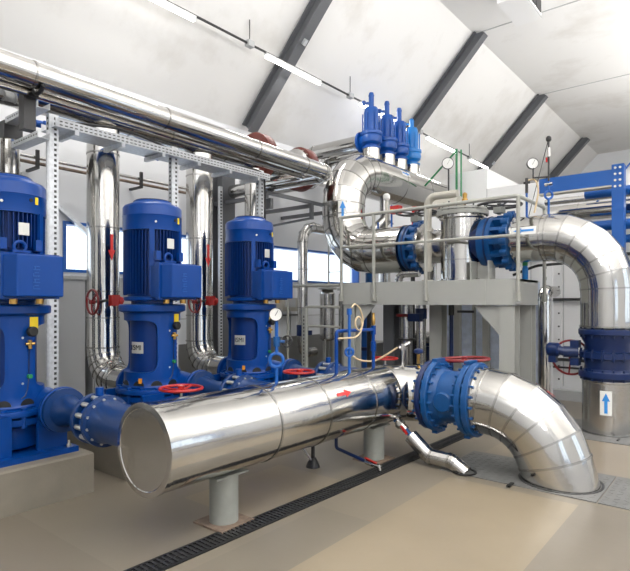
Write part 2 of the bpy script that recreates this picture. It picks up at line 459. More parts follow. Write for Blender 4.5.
# ================================================================== FLOOR ITEMS
# drain channel
t = thing('drain_channel', (-2.68, 5, 0), 'long black slotted drain grate running across the floor', 'drain')
build('channel_frame', M().bx(-2.765, -2.745, .6, 9.2, 0, .010).bx(-2.615, -2.595, .6, 9.2, 0, .010).bx(-2.745, -2.615, .6, 9.2, 0, .003), BLACK, t)
m = M()
for k in range(230): m.bx(-2.743, -2.617, .62 + k * .0373, .62 + k * .0373 + .017, .003, .011)
m.bx(-2.683, -2.677, .62, 9.2, .0031, .012)
build('grate', m, IRON, t)
t.location = (-2.715, 5, 0); t.rotation_euler = (0, 0, -.026)
# checker plates
def checker(name, x0, x1, y0, y1, label):
    t = M().bx(x0, x1, y0, y1, 0, .008)
    for i in range(int((x1 - x0) / .07)):
        for j in range(int((y1 - y0) / .07)):
            cx, cy = x0 + .035 + i * .07, y0 + .035 + j * .07; s = 1 if (i + j) % 2 else -1
            a = V((.7, .7 * s, 0)); b = V((-.7 * s, .7, 0)) if s > 0 else V((.7, .7, 0))
            t.box((cx, cy, .0085), (.045, .012, .003), 0, (a, V((-a.y, a.x, 0)), V((0, 0, 1))))
    return recentre(tag(build(name, t, FPLATE, None, 0), label, 'floor plate', 'checker plates in the floor'), ((x0 + x1) / 2, (y0 + y1) / 2, 0))
FPLATE = mat('checker_plate', (.21, .21, .205), .5, .3, 0, 1, .15, 6.)
checker('floor_plate', -2.3, -.95, 4.73, 5.55, 'grey checker plate the big foreground elbow goes down through')
checker('floor_plate', -.94, .4, 4.73, 5.55, 'grey checker plate at the right edge beside the foreground elbow')
checker('floor_plate', -2.2, -.4, 6.85, 7.95, 'grey checker plate under the short steel cylinder with blue arrow')
# plinths
PY = [1.885, 3.3, 4.7]
plab = ['grey concrete plinth under the nearest blue pump at left edge', 'grey concrete plinth under the middle blue pump', 'grey concrete plinth under the farthest blue pump']
for y, lab in zip(PY, plab):
    m = M(); x0, x1, y0, y1 = -5.5, -4.3, y - .62, y + .47
    b = .015
    m.prism([(x0, y0), (x1, y0), (x1, y1), (x0, y1)], (0, 0, 0), (1, 0, 0), (0, 1, 0), (0, 0, .34 - b))
    m.add([(x0, y0, .34 - b), (x1, y0, .34 - b), (x1, y1, .34 - b), (x0, y1, .34 - b), (x0 + b, y0 + b, .34), (x1 - b, y0 + b, .34), (x1 - b, y1 - b, .34), (x0 + b, y1 - b, .34)],
          [(4, 5, 6, 7), (0, 1, 5, 4), (1, 2, 6, 5), (2, 3, 7, 6), (3, 0, 4, 7)])
    recentre(tag(build('pump_plinth', m, CONC, None, 20), lab, 'plinth', 'concrete pump plinths'), ((x0 + x1) / 2, y, 0))

# ================================================================== PUMPS
def curved_panel(m, a0, a1, z0, z1, r, ro, frac_r=.2, n=88, mi=0, seg=6):
    """shell between an outer rectangle (angles a0..a1, z0..z1) and a rounded-rect opening inside it, with inward lip"""
    ca, cz = (a0 + a1) / 2, (z0 + z1) / 2; ha, hz = (a1 - a0) / 2, (z1 - z0) / 2
    ia, iz = ha - .10, hz - .055
    rc = .10
    def inner(t):
        # superellipse-like rounded rect
        c, s = math.cos(t), math.sin(t); p = 7
        k = (abs(c) ** p + abs(s) ** p) ** (-1 / p)
        return ca + ia * c * k, cz + iz * s * k
    def outer(t):
        c, s = math.cos(t), math.sin(t); k = 1 / max(abs(c), abs(s)); return ca + ha * c * k, cz + hz * s * k
    vs = []; fs = []
    ts = [2 * PI * k / n for k in range(n)]
    rings = [[outer(t) for t in ts]]
    for q in (.5, 1):
        rings.append([(o_[0] + (i_[0] - o_[0]) * q, o_[1] + (i_[1] - o_[1]) * q) for o_, i_ in zip(rings[0], [inner(t) for t in ts])])
    rr = [ro] * 3
    rings.append(rings[-1]); rr.append(r)
    for R_, ring in zip(rr, rings):
        vs += [(R_ * math.cos(a), R_ * math.sin(a), z) for a, z in ring]
    for i in range(3):
        for k in range(n):
            k2 = (k + 1) % n; fs.append((i * n + k, i * n + k2, (i + 1) * n + k2, (i + 1) * n + k))
    m.add(vs, fs, mi)
def sheet(m, a0, a1, z0, z1, r, n=10, mi=0):
    vs = []
    for k in range(n + 1):
        a = a0 + (a1 - a0) * k / n; vs += [(r * math.cos(a), r * math.sin(a), z0), (r * math.cos(a), r * math.sin(a), z1)]
    m.add(vs, [(2 * k, 2 * k + 2, 2 * k + 3, 2 * k + 1) for k in range(n)], mi)
def az(r, a, z): a = math.radians(a); return V((r * math.cos(a), r * math.sin(a), z))
def patch(parent, name, r, a, z, w, h, material, th=.004):
    A = math.radians(a); d = w / r / 2; m = M(); n = 4; vs = []
    for k in range(n + 1):
        q = A - d + 2 * d * k / n
        for rr in (r, r + th):
            for zz in (z - h / 2, z + h / 2): vs.append((rr * math.cos(q), rr * math.sin(q), zz))
    fs = []
    for k in range(n):
        b = 4 * k; c = b + 4
        fs += [(b + 2, c + 2, c + 3, b + 3), (b, b + 1, c + 1, c), (b + 1, b + 3, c + 3, c + 1), (b, c, c + 2, b + 2)]
    fs += [(0, 2, 3, 1), (4 * n, 4 * n + 1, 4 * n + 3, 4 * n + 2)]
    m.add(vs, fs); return build(name, m, material, parent, 0)

def make_pump():
    t = thing('vertical_pump', (0, 0, 0), '', 'pump', 'tall blue vertical pumps')
    build('base_plate', M().bx(-.43, .43, -.40, .40, 0, .045), BLUE, t)
    for sx in (-1, 1):
        for sy in (-1, 1): build('foot_bracket', M().bx(sx * .33 - .02, sx * .33 + .02, sy * .22 - .12, sy * .22 + .12, .045, .36), BLUE, t, 0)
    for sx in (-1, 1):
        for sy in (-1, 1):
            build('anchor_bolt', M().lathe((sx * .38, sy * .34, .045), (0, 0, 1), [(.02, 0), (.02, .018), (.01, .018), (.01, .05)], 6), BOLT, t, 30)
    build('volute_casing', M().lathe((0, 0, 0), (0, 0, 1), [(.20, .06), (.25, .07), (.26, .10), (.26, .24), (.29, .26), (.34, .27), (.345, .30), (.345, .32), (.29, .325), (.29, .335), (.36, .345), (.365, .37), (.36, .39), (.30, .395)], 48), BLUE, t)
    for k in range(14): build('casing_bolt', M().cyl(az(.325, k * 360 / 14, .25), az(.325, k * 360 / 14, .41), .024, 6), BLUE, t, 30)
    # lantern with openings
    m = M(); r = .282
    z0, z1 = .50, 1.13
    for c in (-PI / 2, PI / 2):
        curved_panel(m, c - 1.25, c + 1.25, z0, z1, r - .06, r)
    for c in (0, PI): sheet(m, c - (PI / 2 - 1.25), c + (PI / 2 - 1.25), z0, z1, r)
    m.lathe((0, 0, 0), (0, 0, 1), [(.29, .395), (.295, .41), (r, .43), (r, z0)], 64, 0, False)
    m.lathe((0, 0, 0), (0, 0, 1), [(r, z1), (r + .004, 1.15), (.33, 1.165), (.335, 1.17), (.335, 1.225), (.325, 1.235), (.25, 1.24)], 64, 0, False)
    build('lantern', m, BLUE, t)
    build('guard_plate', M().lathe((0, 0, 0), (0, 0, 1), [(.223, .44), (.223, 1.2)], 48), FINB, t)
    m = M()
    for a in range(-170, 180, 36):
        pts = [(.055 * math.cos(q), .05 * math.sin(q)) for q in [PI * k / 10 for k in range(11)]]
        A = math.radians(a); rd = V((math.cos(A), math.sin(A), 0)); tn = V((-math.sin(A), math.cos(A), 0))
        m.prism(pts, rd * .275 + V((0, 0, .425)), tn, (0, 0, 1), rd * .011)
    build('drain_notches', m, BLACK, t)
    # neck, motor flange
    build('motor_flange', M().lathe((0, 0, 0), (0, 0, 1), [(.21, 1.238), (.21, 1.27), (.28, 1.275), (.285, 1.285), (.285, 1.31), (.27, 1.315)], 48), BLUE, t)
    m = M().lathe((0, 0, 0), (0, 0, 1), [(.245, 1.31), (.245, 2.0)], 48)
    nf = 52
    for k in range(nf):
        a = 2 * PI * k / nf + .03
        if abs(math.atan2(math.sin(a), math.cos(a))) < .5: zb = 1.70
        else: zb = 1.34
        rd = V((math.cos(a), math.sin(a), 0)); tn = V((-math.sin(a), math.cos(a), 0))
        m.box(rd * .265 + V((0, 0, (zb + 1.99) / 2)), (.05, .0075, 1.99 - zb), 0, (rd, tn, V((0, 0, 1))))
    build('motor_body', m, FINB, t)
    for a in (35, -35, 145, -145):
        p = az(.285, a, 0); rd = p.normalized(); build('mounting_rib', M().box(p + V((0, 0, 1.66)), (.035, .05, .66), 0, (rd, V((-rd.y, rd.x, 0)), V((0, 0, 1)))), BLUE, t, 0)
    build('fan_cowl', M().lathe((0, 0, 0), (0, 0, 1), [(.27, 1.985), (.297, 1.985), (.297, 2.13), (.300, 2.135), (.297, 2.14), (.297, 2.22), (.28, 2.245), (.20, 2.28), (.19, 2.30), (0.01, 2.305)], 64), BLUE, t)
    m = M()
    for rr in (.08, .11, .14, .17): m.torus((0, 0, 2.308), (0, 0, 1), rr, .004, 24, 5)
    build('air_inlet_grille', m, IRON, t)
    # terminal box
    tb = build('terminal_box', M().prism([(.24, -.19), (.42, -.19), (.52, -.13), (.52, .23), (.24, .23)], (0, 0, 1.30), (1, 0, 0), (0, 1, 0), (0, 0, .33)), BLUE, t, 0)
    bv = tb.modifiers.new('edge', 'BEVEL'); bv.width = .012; bv.segments = 2
    build('lid_rim', M().prism([(.345, -.205), (.41, -.205), (.41, .245), (.345, .245)], (0, 0, 1.285), (1, 0, 0), (0, 1, 0), (0, 0, .36)), BLUE, tb, 0)
    m = M()
    for k, w in enumerate((.05, .034, .05, .04, .05, .028, .05, .04)): m.bx(.52, .524, .015 - w / 2, .015 + w / 2, 1.36 + k * .025, 1.366 + k * .025)
    for k in range(4): m.bx(.52, .524, -.012 + .012 * (k % 2), -.006 + .012 * (k % 2), 1.36 + k * .05, 1.385 + k * .05)
    build('embossed_mark', m, FBLUE, tb, 0)
    for yl in (-.10, .10): build('cable_gland', M().cyl((.38, yl, 1.245), (.38, yl, 1.31), .03, 12), BRASS, tb)
    p = V((.30, -.02, 1.70))
    build('lifting_eye', M().torus(p, (1, 0, 0), .045, .014, 18, 8).bx(.26, .34, -.09, .05, 1.655, 1.675), BLUE, t)
    for yl in (.12, -.15): build('cooling_lug', M().box((.30, yl, 1.72), (.05, .05, .09)), BLUE, t, 0)
    patch(t, 'rating_plate', .292, 3, 1.85, .085, .10, PLATE)
    patch(t, 'cowl_sticker', .299, 24, 2.09, .03, .06, YEL)
    build('cowl_plug', M().cyl(az(.29, 14, 2.09), az(.303, 14, 2.09), .016, 12), BLACK, t)
    build('grease_nipple', M().cyl(az(.29, -28, 2.06), az(.31, -28, 2.06), .011, 10), BOLT, t)
    patch(t, 'warning_sticker', .284, 22, 1.09, .085, .095, YEL)
    patch(t, 'hazard_tag', .284, -58, .475, .035, .05, ORG)
    np_ = patch(t, 'name_plate', .226, -76, .80, .15, .115, PLATE)
    cu = bpy.data.curves.new('plate_letters', 'FONT'); cu.body = 'ISMI'; cu.size = .075; cu.extrude = .001; cu.align_x = 'CENTER'; cu.align_y = 'CENTER'
    tmp = bpy.data.objects.new('plate_letters', cu); tx = bpy.data.objects.new('plate_letters', bpy.data.meshes.new_from_object(tmp)); bpy.data.objects.remove(tmp); C.objects.link(tx); tx.parent = np_; tx.data.materials.clear(); tx.data.materials.append(BLACK)
    A = math.radians(-76); tx.location = az(.2325, -76, .80); tx.rotation_euler = (PI / 2, 0, A + PI / 2)
    # gauge, tap, green knob and thin line
    g = M().lathe(az(.275, 12, 1.02), az(1, 12, 0), [(.012, 0), (.012, .03), (.04, .035), (.042, .07), (.036, .075)], 20)
    build('pressure_gauge', g, BLACK, t)
    q = az(.30, 12, .95)
    build('brass_tap', M().cyl(q, q + V((0, 0, -.07)), .015, 10).cyl(q + V((0, -.035, -.03)), q + V((0, .035, -.03)), .012, 10).cyl(az(.27, 12, .94), az(.305, 12, .94), .012, 8), BRASS, t)
    build('sampling_tube', M().tube([az(.29, 12, .9), az(.285, 12, .75), az(.285, 12, .66)], .006, 6).tube([az(.285, 12, .64), az(.283, 10, .55), az(.285, 6, .50), az(.285, 0, .48)], .005, 6), NAVY, t)
    build('drain_knob', M().cyl(az(.272, 12, .655), az(.31, 12, .655), .018, 10), GREEN, t)
    build('screw', M().cyl(az(.27, 2, .97), az(.283, 2, .97), .010, 8), BOLT, t)
    build('screw', M().cyl(az(.27, 2, .60), az(.283, 2, .60), .010, 8), BOLT, t)
    # nozzles
    NZ, NY = .38 - .0, .24
    nz = build('suction_nozzle', M().lathe((.14, NY, NZ), (1, 0, 0), [(.15, 0), (.13, .2), (.12, .30), (.18, .30), (.185, .31), (.185, .345), (.18, .35)], 32), BLUE, t)
    m = M(); boltring(m, (.46, NY, NZ), (1, 0, 0), .155, 10, .014, .09); build('nozzle_bolts', m, BLUE, nz, 30)
    build('discharge_nozzle', M().lathe((-.16, 0, NZ), (-1, 0, 0), [(.15, 0), (.13, .15), (.13, .20), (.18, .20), (.18, .24)], 32), BLUE, t)
    return t
PX = -4.85
p0 = make_pump()
pumplab = ['tall blue vertical pump cut off by the left edge, nearest the camera', 'tall blue vertical pump in the middle of the row, between two steel risers', 'tall blue vertical pump farthest back, smallest of the row']
pumps = [p0, copy_tree(p0), copy_tree(p0)]
for p, y, l in zip(pumps, PY, pumplab): p.location = (PX, y, .34); p['label'] = l

# suction line with butterfly valve between each pump and the header
SZ = .72
HX, HZ, HR = -2.98, .645, .292
def suction(y, lab):
    t = thing('suction_pipe', (-3.9, y, SZ), lab, 'pipe', 'blue suction pipes between pumps and header')
    x0 = PX + .49 + .002
    build('taper_pipe', M().lathe((x0, y, SZ), (1, 0, 0), [(.178, 0), (.178, .035), (.13, .04), (.12, .06), (.095, .2), (.095, .38), (.12, .45), (.12, .48), (.19, .482), (.19, .515), (.185, .52)], 36), SUCB, t)
    xa = x0 + .52
    build('valve_body', M().lathe((xa, y, SZ), (1, 0, 0), [(.14, 0), (.14, .11)], 36).cyl((xa + .04, y, SZ + .14), (xa + .04, y, SZ + .24), .03, 12), BLUE, t)
    fl = build('valve_flange', M().lathe((xa + .11, y, SZ), (1, 0, 0), [(.19, 0), (.19, .04), (.165, .045), (.16, .06), (.15, .12), (.15, HX - xa - .11 - .2)], 36), SUCB, t)
    bolts(fl, 'stud_bolt', (xa + .055, y, SZ), (1, 0, 0), .165, 12, .018, .22, BOLT, .2)
    return t
sl = ['blue suction pipe with studded flange entering the header beside its end cap', 'blue suction pipe from the middle pump, behind the foreground header', 'blue suction pipe from the farthest pump, behind the foreground header']
for y, l in zip(PY, sl): suction(y + .24, l)

# small gate valves with red handwheels behind the header
gl = ['red handwheel valve behind the header, in front of the middle pump', 'red handwheel valve behind the header, right of the farthest pump', 'red handwheel valve behind the header, under the grey platform']
for (x, y, rr), l in zip(((-4.05, 3.06, .19), (-3.98, 4.63, .17), (-3.98, 6.49, .17)), gl):
    t = thing('gate_valve', (x, y, 0), l, 'valve', 'red handwheel valves behind the header')
    build('riser_pipe', M().cyl((x, y, 0), (x, y, .40), .06, 16).lathe((x, y, 0), (0, 0, 1), [(.1, 0), (.1, .02)], 16), VBLUE, t)
    build('valve_body', M().lathe((x, y, .40), (0, 0, 1), [(.11, 0), (.11, .03), (.07, .035), (.10, .09), (.10, .15), (.06, .19), (.09, .2), (.09, .23), (.04, .24), (.035, .32)], 20), VBLUE, t)
    build('stem', M().cyl((x, y, .70), (x, y, .84), .012, 10), BOLT, t)
    handwheel(t, (x, y, .81), (0, 0, 1), rr, RED, .014)

# ================================================================== HEADER
t = thing('header_pipe', (HX, 3, 0), 'large shiny steel header pipe lying across the foreground, closed by a round end cap', 'pipe')
XV = -2.595
m = M(); Y0 = 1.97
HC = HZ + .02
pp = clad(m, [(HX, Y0, HC), (HX, 5.10, HZ), (XV, 5.10, HZ)], .345, HR, 2, 64, True, [((HX, y, HC - .02 * (y - Y0) / 3.13), (0, 1, -.0064)) for y in (2.95, 3.55, 4.25)])
m.ring((XV - .012, 5.1, HZ), (1, 0, 0), HR + .03, HR - .02, .022, 48)
build('cladding', m, [STEEL, SEAM], t, 8)
m = M().lathe((HX, Y0, HC), (0, -1, .0064), [(HR + .006, -.03), (HR + .006, .010), (HR - .03, .015), (HR - .035, .010), (.01, .013)], 64)
build('end_cap', m, STEEL, t, 20)
A = V((1, 0, .62)).normalized(); arrow(t, (HX, 3.78, HZ + .0085), (0, 1, 0), A, HR, .20, .07, REDS)
# supports
for (y, l, rot) in ((2.63, 'short grey post carrying the header near its end cap, on a worn base plate', .0), (4.64, 'short grey post carrying the header near the blue foreground valve', .0)):
    s = thing('pipe_support', (HX, y, 0), l, 'pipe support', 'grey posts under the header')
    build('post', M().cyl((HX, y, .014), (HX, y, HZ - HR + (.012 if y < 3 else -.004)), .105, 32), SUPP, s)
    build('base_plate', M().box((HX, y, .007), (.31, .31, .014), 0), RUST, s)
    build('saddle_plate', M().box((HX + .02, y, HZ - HR + (.002 if y < 3 else -.012)), (.16, .30, .012), 0), SUPP, s)
s = thing('angle_stand', (-3.3, 4.05, 0), 'small dark stand with a diagonal brace under the header', 'stand')
build('post', M().cyl((-3.3, 4.05, 0), (-3.3, 4.05, .50), .018, 10), IRON, s)
build('foot', M().lathe((-3.3, 4.05, 0), (0, 0, 1), [(.07, 0), (.06, .03), (.03, .09)], 12), IRON, s)
build('brace', M().bar((-3.3, 4.03, .06), (-3.32, 3.75, .42), .02, .012), GALV, s)

# ------------------------------------------------ foreground valve
def flange(m, x, y, z, r, w, mi=0, d=(1, 0, 0)):
    m.lathe(V((x, y, z)) - V(d) * w / 2, d, [(r - .008, 0), (r, .008), (r, w - .008), (r - .008, w)], 48, mi)
t = thing('pipe_valve', (-2.33, 5.1, 0.65), 'large blue flanged valve between the header and the foreground elbow', 'valve')
f1 = M(); flange(f1, -2.562, 5.1, HZ, .352, .055); F1 = build('flange', f1, NAVY, t)
f2 = M(); flange(f2, -2.488, 5.1, HZ, .362, .06); F2 = build('flange', f2, VBLUE, t)
bolts(F2, 'flange_bolt', (-2.52, 5.1, HZ), (1, 0, 0), .322, 20, .023, .21, VBLUE, .1)
f3 = M(); flange(f3, -2.145, 5.1, HZ, .352, .055); F3 = build('flange', f3, VBLUE, t)
f4 = M(); flange(f4, -2.072, 5.1, HZ, .362, .06); F4 = build('flange', f4, VBLUE, t)
bolts(F4, 'flange_bolt', (-2.108, 5.1, HZ), (1, 0, 0), .322, 20, .023, .21, VBLUE, .1)
m = M().lathe((-2.46, 5.1, HZ), (1, 0, 0), [(.30, 0), (.285, .03), (.26, .06), (.26, .23), (.285, .26), (.30, .29)], 48)
build('valve_body', m, VBLUE, t)
build('stem_boss', M().lathe((-2.32, 5.1 - .25, HZ - .02), (0, -1, 0), [(.10, -.04), (.10, .02), (.085, .035), (.01, .036)], 24), VBLUE, t)
for lx in (-2.488, -2.145):
    for sg in (-1, 1): build('lug', M().box((lx, 5.1, HZ + sg * .362), (.058, .19, .03)), VBLUE, t, 0)
build('rust_streak', M().ring((-2.43, 5.1, HZ), (1, 0, 0), .262, .25, .012, 48), ORG, t)
build('gear_box', M().box((-2.345, 5.45, HZ + .06), (.18, .16, .22)).cyl((-2.345, 5.3, HZ), (-2.345, 5.4, HZ), .07, 16), VBLUE, t)
build('stem', M().cyl((-2.345, 5.47, HZ + .15), (-2.38, 5.5, 1.0), .016, 10), RED, t)
handwheel(t, (-2.385, 5.505, .985), (-.05, 0, 1), .255, DRED, .016)

# foreground elbow
t = thing('floor_elbow', (-1.40, 5.1, 0), 'large shiny steel elbow curving from the blue valve down into the floor', 'pipe')
m = M(); ER = .315
clad(m, [(-2.04, 5.1, HZ), (-1.49, 5.1, HZ), (-1.49 + .2, 5.1, HZ - .746)], .64, ER, 5, 64, True)
m.ring((-2.03, 5.1, HZ), (1, 0, 0), ER + .012, ER - .05, .02, 64, 1)
build('cladding', m, [STEEL, SEAM], t, 8)
build('floor_collar', M().ring((-1.315, 5.1, .0105), (.0, 0, 1), ER + .035, ER + .015, .005, 64), IRON, t)
build('strap_end', M().box((-1.62, 4.70, .014), (.03, .12, .01)), BLACK, t)
q = math.radians(33); c = V((-1.981, 5.1, .002))
rd = V((math.sin(q), 0, math.cos(q)))
arrow(t, c + rd * .64, (math.cos(q), 0, -math.sin(q)), (rd + V((0, .35, 0))), ER, .2, .04, REDS, None)

# insulated drain pipe with red handle valve
t = thing('drain_pipe', (-2.4, 4.8, 0), 'small steel-clad drain pipe with a red lever valve running down to the floor', 'pipe')
P = [V((-2.87, 4.80, .42)), V((-2.80, 4.8, .385)), V((-2.70, 4.8, .31)), V((-2.60, 4.79, .225))]
build('nipple', M().cyl(P[0], P[1], .028, 12), VBLUE, t)
vb = build('ball_valve', M().cyl(P[1], P[2], .04, 12).cyl((P[1] * .8 + P[2] * .2), (P[1] * .5 + P[2] * .5), .055, 8), STEELR, t)
build('lever', M().bar(P[1] * .6 + P[2] * .4 + V((.03, -.045, 0)), P[2] + V((.04, -.05, -.03)), .03, .012), RED, vb)
build('union', M().cyl(P[2], P[2] * .4 + P[3] * .6, .026, 12), VBLUE, t)
m = M(); s = P[2] * .4 + P[3] * .6
clad(m, [s, (-2.44, 4.79, .095), (-2.20, 4.79, .085), (-2.06, 4.79, 0.0)], .09, .074, 2, 24, True)
build('cladding', m, [STEELR, SEAM], t, 12)
build('floor_rosette', M().ring((-2.075, 4.79, .014), (0, 0, 1), .11, .09, .01, 24), BLACK, t)

# thin blue drain line
t = thing('blue_drain_line', (-3.1, 4.3, 0), 'thin blue drain line with red lever under the header', 'pipe')
m = M(); p, _ = pathpts([(-3.22, 4.32, HZ - HR + .03), (-3.22, 4.32, .14), (-2.84, 4.30, .075)], .03, 3); m.tube(p, .017, 10); build('tube', m, NAVY, t)
build('ball_valve', M().cyl((-2.85, 4.30, .08), (-2.77, 4.295, .07), .028, 10), STEELR, t)
build('lever', M().bar((-2.85, 4.28, .12), (-2.72, 4.28, .09), .022, .008), RED, t)
build('outlet', M().tube([(-2.77, 4.295, .07), (-2.70, 4.29, .065), (-2.69, 4.29, .025)], .02, 10), STEELR, t)

# ================================================================== siphons on the header
def siphon(x, y, ztop, label, wheel=True):
    t = thing('gauge_siphon', (x, y, HZ + HR), label, 'gauge')
    z0 = HZ + math.sqrt(max(.01, HR ** 2 - (x - HX) ** 2)) + .002
    m = M(); m.cyl((x, y, z0), (x, y, z0 + .13), .014, 10); zc = z0 + .19
    m.torus((x, y, zc), (.63, -.78, 0), .055, .014, 20, 8); m.cyl((x, y, zc + .06), (x, y, ztop - .05), .014, 10)
    build('siphon_tube', m, FBLUE, t)
    if wheel:
        build('valve_body', M().cyl((x, y, ztop - .26), (x, y, ztop - .18), .028, 12).cyl((x, y, ztop - .22), (x + .05, y + .05, ztop - .22), .012, 8), VBLUE, t)
        handwheel(t, (x + .06, y + .06, ztop - .22), (.4, -.9, 0), .045, IRON, .006, 4, 'handwheel', .012)
    gauge(t, (x + .01, y - .02, ztop), (.6, -.8, 0), .055)
    return t
siphon(-2.98, 3.19, 1.50, 'pressure gauge on a blue looped tube standing on the header, right of the farthest pump')

# blue bridge of thin pipe on the header
t = thing('blue_manifold', (HX, 4.6, HZ + HR), 'thin blue pipe bridge standing on the header under the platform', 'pipe')
m = M(); p, _ = pathpts([(HX, 4.0, HZ + HR + .002), (HX, 4.0, 1.33), (HX, 4.63, 1.32), (HX, 4.63, HZ + HR + .002)], .03, 3); m.tube(p, .017, 12)
build('tube', m, BLUE, t)
build('fitting', M().cyl((HX, 4.63, 1.10), (HX, 4.63, 1.20), .026, 12), BLUE, t); build('fitting', M().cyl((HX, 4.63, 1.27), (HX, 4.63, 1.36), .026, 12), BLUE, t)
build('brass_vent', M().lathe((HX, 4.63, 1.36), (0, 0, 1), [(.012, 0), (.02, .02), (.02, .07), (.014, .09), (.014, .13)], 12), BRASS, t)
t = thing('blue_sampling_tube', (HX + .05, 4.13, HZ + HR), 'upright blue sampling tube with a beige hose loop, standing on the header', 'pipe')
hx = HX + .055
m = M(); m.cyl((hx, 4.13, HZ + HR - .004), (hx, 4.13, 1.48), .014, 10).torus((hx, 4.13, 1.13), (.63, -.78, 0), .035, .014, 18, 8)
build('tube', m, FBLUE, t)
build('cap', M().cyl((hx, 4.13, 1.48), (hx, 4.13, 1.54), .024, 10), FBLUE, t)
pts = [V((hx, 4.13 + a, z)) for a, z in ((.01, 1.545), (.06, 1.58), (.15, 1.53), (.2, 1.42), (.16, 1.335), (.09, 1.35), (.07, 1.42), (.12, 1.46), (.17, 1.42), (.17, 1.33), (.08, 1.27), (-.06, 1.265), (-.2, 1.27))]
def spline(pts, n=5):
    out = []
    for i in range(len(pts) - 1):
        p0_, p1, p2, p3 = pts[max(0, i - 1)], pts[i], pts[i + 1], pts[min(len(pts) - 1, i + 2)]
        for k in range(n):
            u = k / n
            out.append(.5 * ((2 * p1) + (p2 - p0_) * u + (2 * p0_ - 5 * p1 + 4 * p2 - p3) * u * u + (3 * p1 - p0_ - 3 * p2 + p3) * u ** 3))
    out.append(pts[-1]); return out
build('hose', M().tube(spline([q + V((.02, 0, 0)) for q in pts]), .008, 8), HOSE, t)
# bleed cock with hose, near the valve
t = thing('bleed_cock', (HX + .1, 5.25, HZ + HR), 'steel bleed cock with beige hose standing on the header bend', 'tap')
zt = .955
build('stem', M().cyl((-2.92, 5.12, zt - .03), (-2.92, 5.12, 1.12), .018, 10).cyl((-2.95, 5.10, 1.10), (-2.85, 5.16, 1.16), .022, 10).cyl((-2.92, 5.12, 1.08), (-2.92, 5.12, 1.15), .03, 8), STEELR, t)
build('hose', M().tube(spline([V((-2.96, 5.08, 1.11)), V((-3.08, 5.02, 1.02)), V((-3.2, 4.98, .955)), V((-3.32, 4.90, .96)), V((-3.42, 4.9, 1.0))]), .010, 8), HOSE, t)
t = thing('small_tap', (-2.72, 5.1, .955), 'small brass tap with navy knob beside the big blue foreground flange', 'tap')
build('stem', M().cyl((-2.72, 5.1, .95), (-2.72, 5.1, 1.05), .016, 10), BRASS, t)
build('knob', M().lathe((-2.72, 5.1, 1.05), (0, 0, 1), [(.02, 0), (.05, .015), (.05, .045), (.02, .06)], 12), NAVY, t)

# ================================================================== RISERS
RX = -5.82
def riser(y, label, valve=True, group='steel riser pipes behind the pumps'):
    t = thing('riser_pipe', (RX, y, 0), label, 'pipe', group)
    m = M(); r = .178
    clad(m, [(RX, y, 3.59), (RX, y, .72), (PX - .405, y, .72)], .36, r, 6, 40, True, [((RX, y, z), (0, 0, 1)) for z in (3.3, 2.45, 1.72, 1.42)])
    build('cladding', m, [STEEL, SEAM], t, 10)
    arrow(t, (RX, y, 2.22), (0, 0, -1), (1, .02, 0), r, .30, .085, REDS)
    if valve:
        gb = build('gear_box', M().box((RX + .20, y + .02, 1.62), (.08, .10, .12)).cyl((RX + .20, y + .06, 1.62), (RX + .20, y + .11, 1.60), .055, 14).cyl((RX + .10, y + .02, 1.62), (RX + .2, y + .02, 1.62), .05, 12), RED, t)
        build('shaft', M().cyl((RX + .20, y - .06, 1.62), (RX + .20, y - .22, 1.60), .014, 8), IRON, t)
        handwheel(t, (RX + .20, y - .24, 1.60), (.05, 1, 0), .135, DRED, .012, 3, 'handwheel', .025)
    return t
riser(1.9, 'steel riser pipe at the left edge above the nearest pump', False)
riser(3.3, 'steel riser pipe with red handwheel left of the middle pump')
riser(4.7, 'steel riser pipe with red handwheel between the middle and farthest pumps')
t = thing('riser_pipe', (RX, 5.75, 0), 'short steel riser pipe seen above the farthest pump', 'pipe', 'steel riser pipes behind the pumps')
m = M(); clad(m, [(RX, 5.75, 3.59), (RX, 5.75, .0)], .3, .15, 3, 32, True, [((RX, 5.75, z), (0, 0, 1)) for z in (3.2, 2.2)]); build('cladding', m, [STEEL, SEAM], t, 12)

# ================================================================== OVERHEAD PIPES
def longpipe(name, a, b, r, label, seams, material=STEEL):
    t = thing(name, (V(a) + V(b)) / 2, label, 'pipe')
    m = M().tube([a, b], r, 40); L = (V(b) - V(a)).length; d = (V(b) - V(a)).normalized()
    for s in seams: m.ring(V(a) + d * s, d, r + .005, r - .01, .014, 40, 1)
    build('cladding', m, [material, SEAM], t, 10); return t
AX, AZ = -4.64, 3.49
t = thing('overhead_pipe', (AX, 2, AZ), 'long polished steel pipe running under the sloping ceiling, foremost and highest of the bundle', 'pipe')
m = M(); clad(m, [(AX, -1.5, 3.555), (AX, 6.06, 3.42), (-6.65, 6.06, 3.42)], .17, .108, 4, 40, True, [((AX, y, 3.555 - (y + 1.5) * .0179), (0, 1, -.018)) for y in (-.3, 1.1, 2.0, 3.3, 4.6, 5.5)]); build('cladding', m, [STEEL, SEAM], t, 10)
t = thing('conduit_pipe', (AX - .1, 2, 3.4), 'thin polished pipe running directly beneath the foremost overhead pipe', 'pipe')
m = M(); clad(m, [(AX - .09, -1.5, 3.43), (AX - .17, 5.72, 3.342), (-5.672, 5.72, 3.342)], .10, .042, 3, 24, False, [((AX - .123, 1.5, 3.393), (0, 1, -.012)), ((AX - .145, 3.5, 3.369), (0, 1, -.012))]); build('cladding', m, [STEEL, SEAM], t, 10)
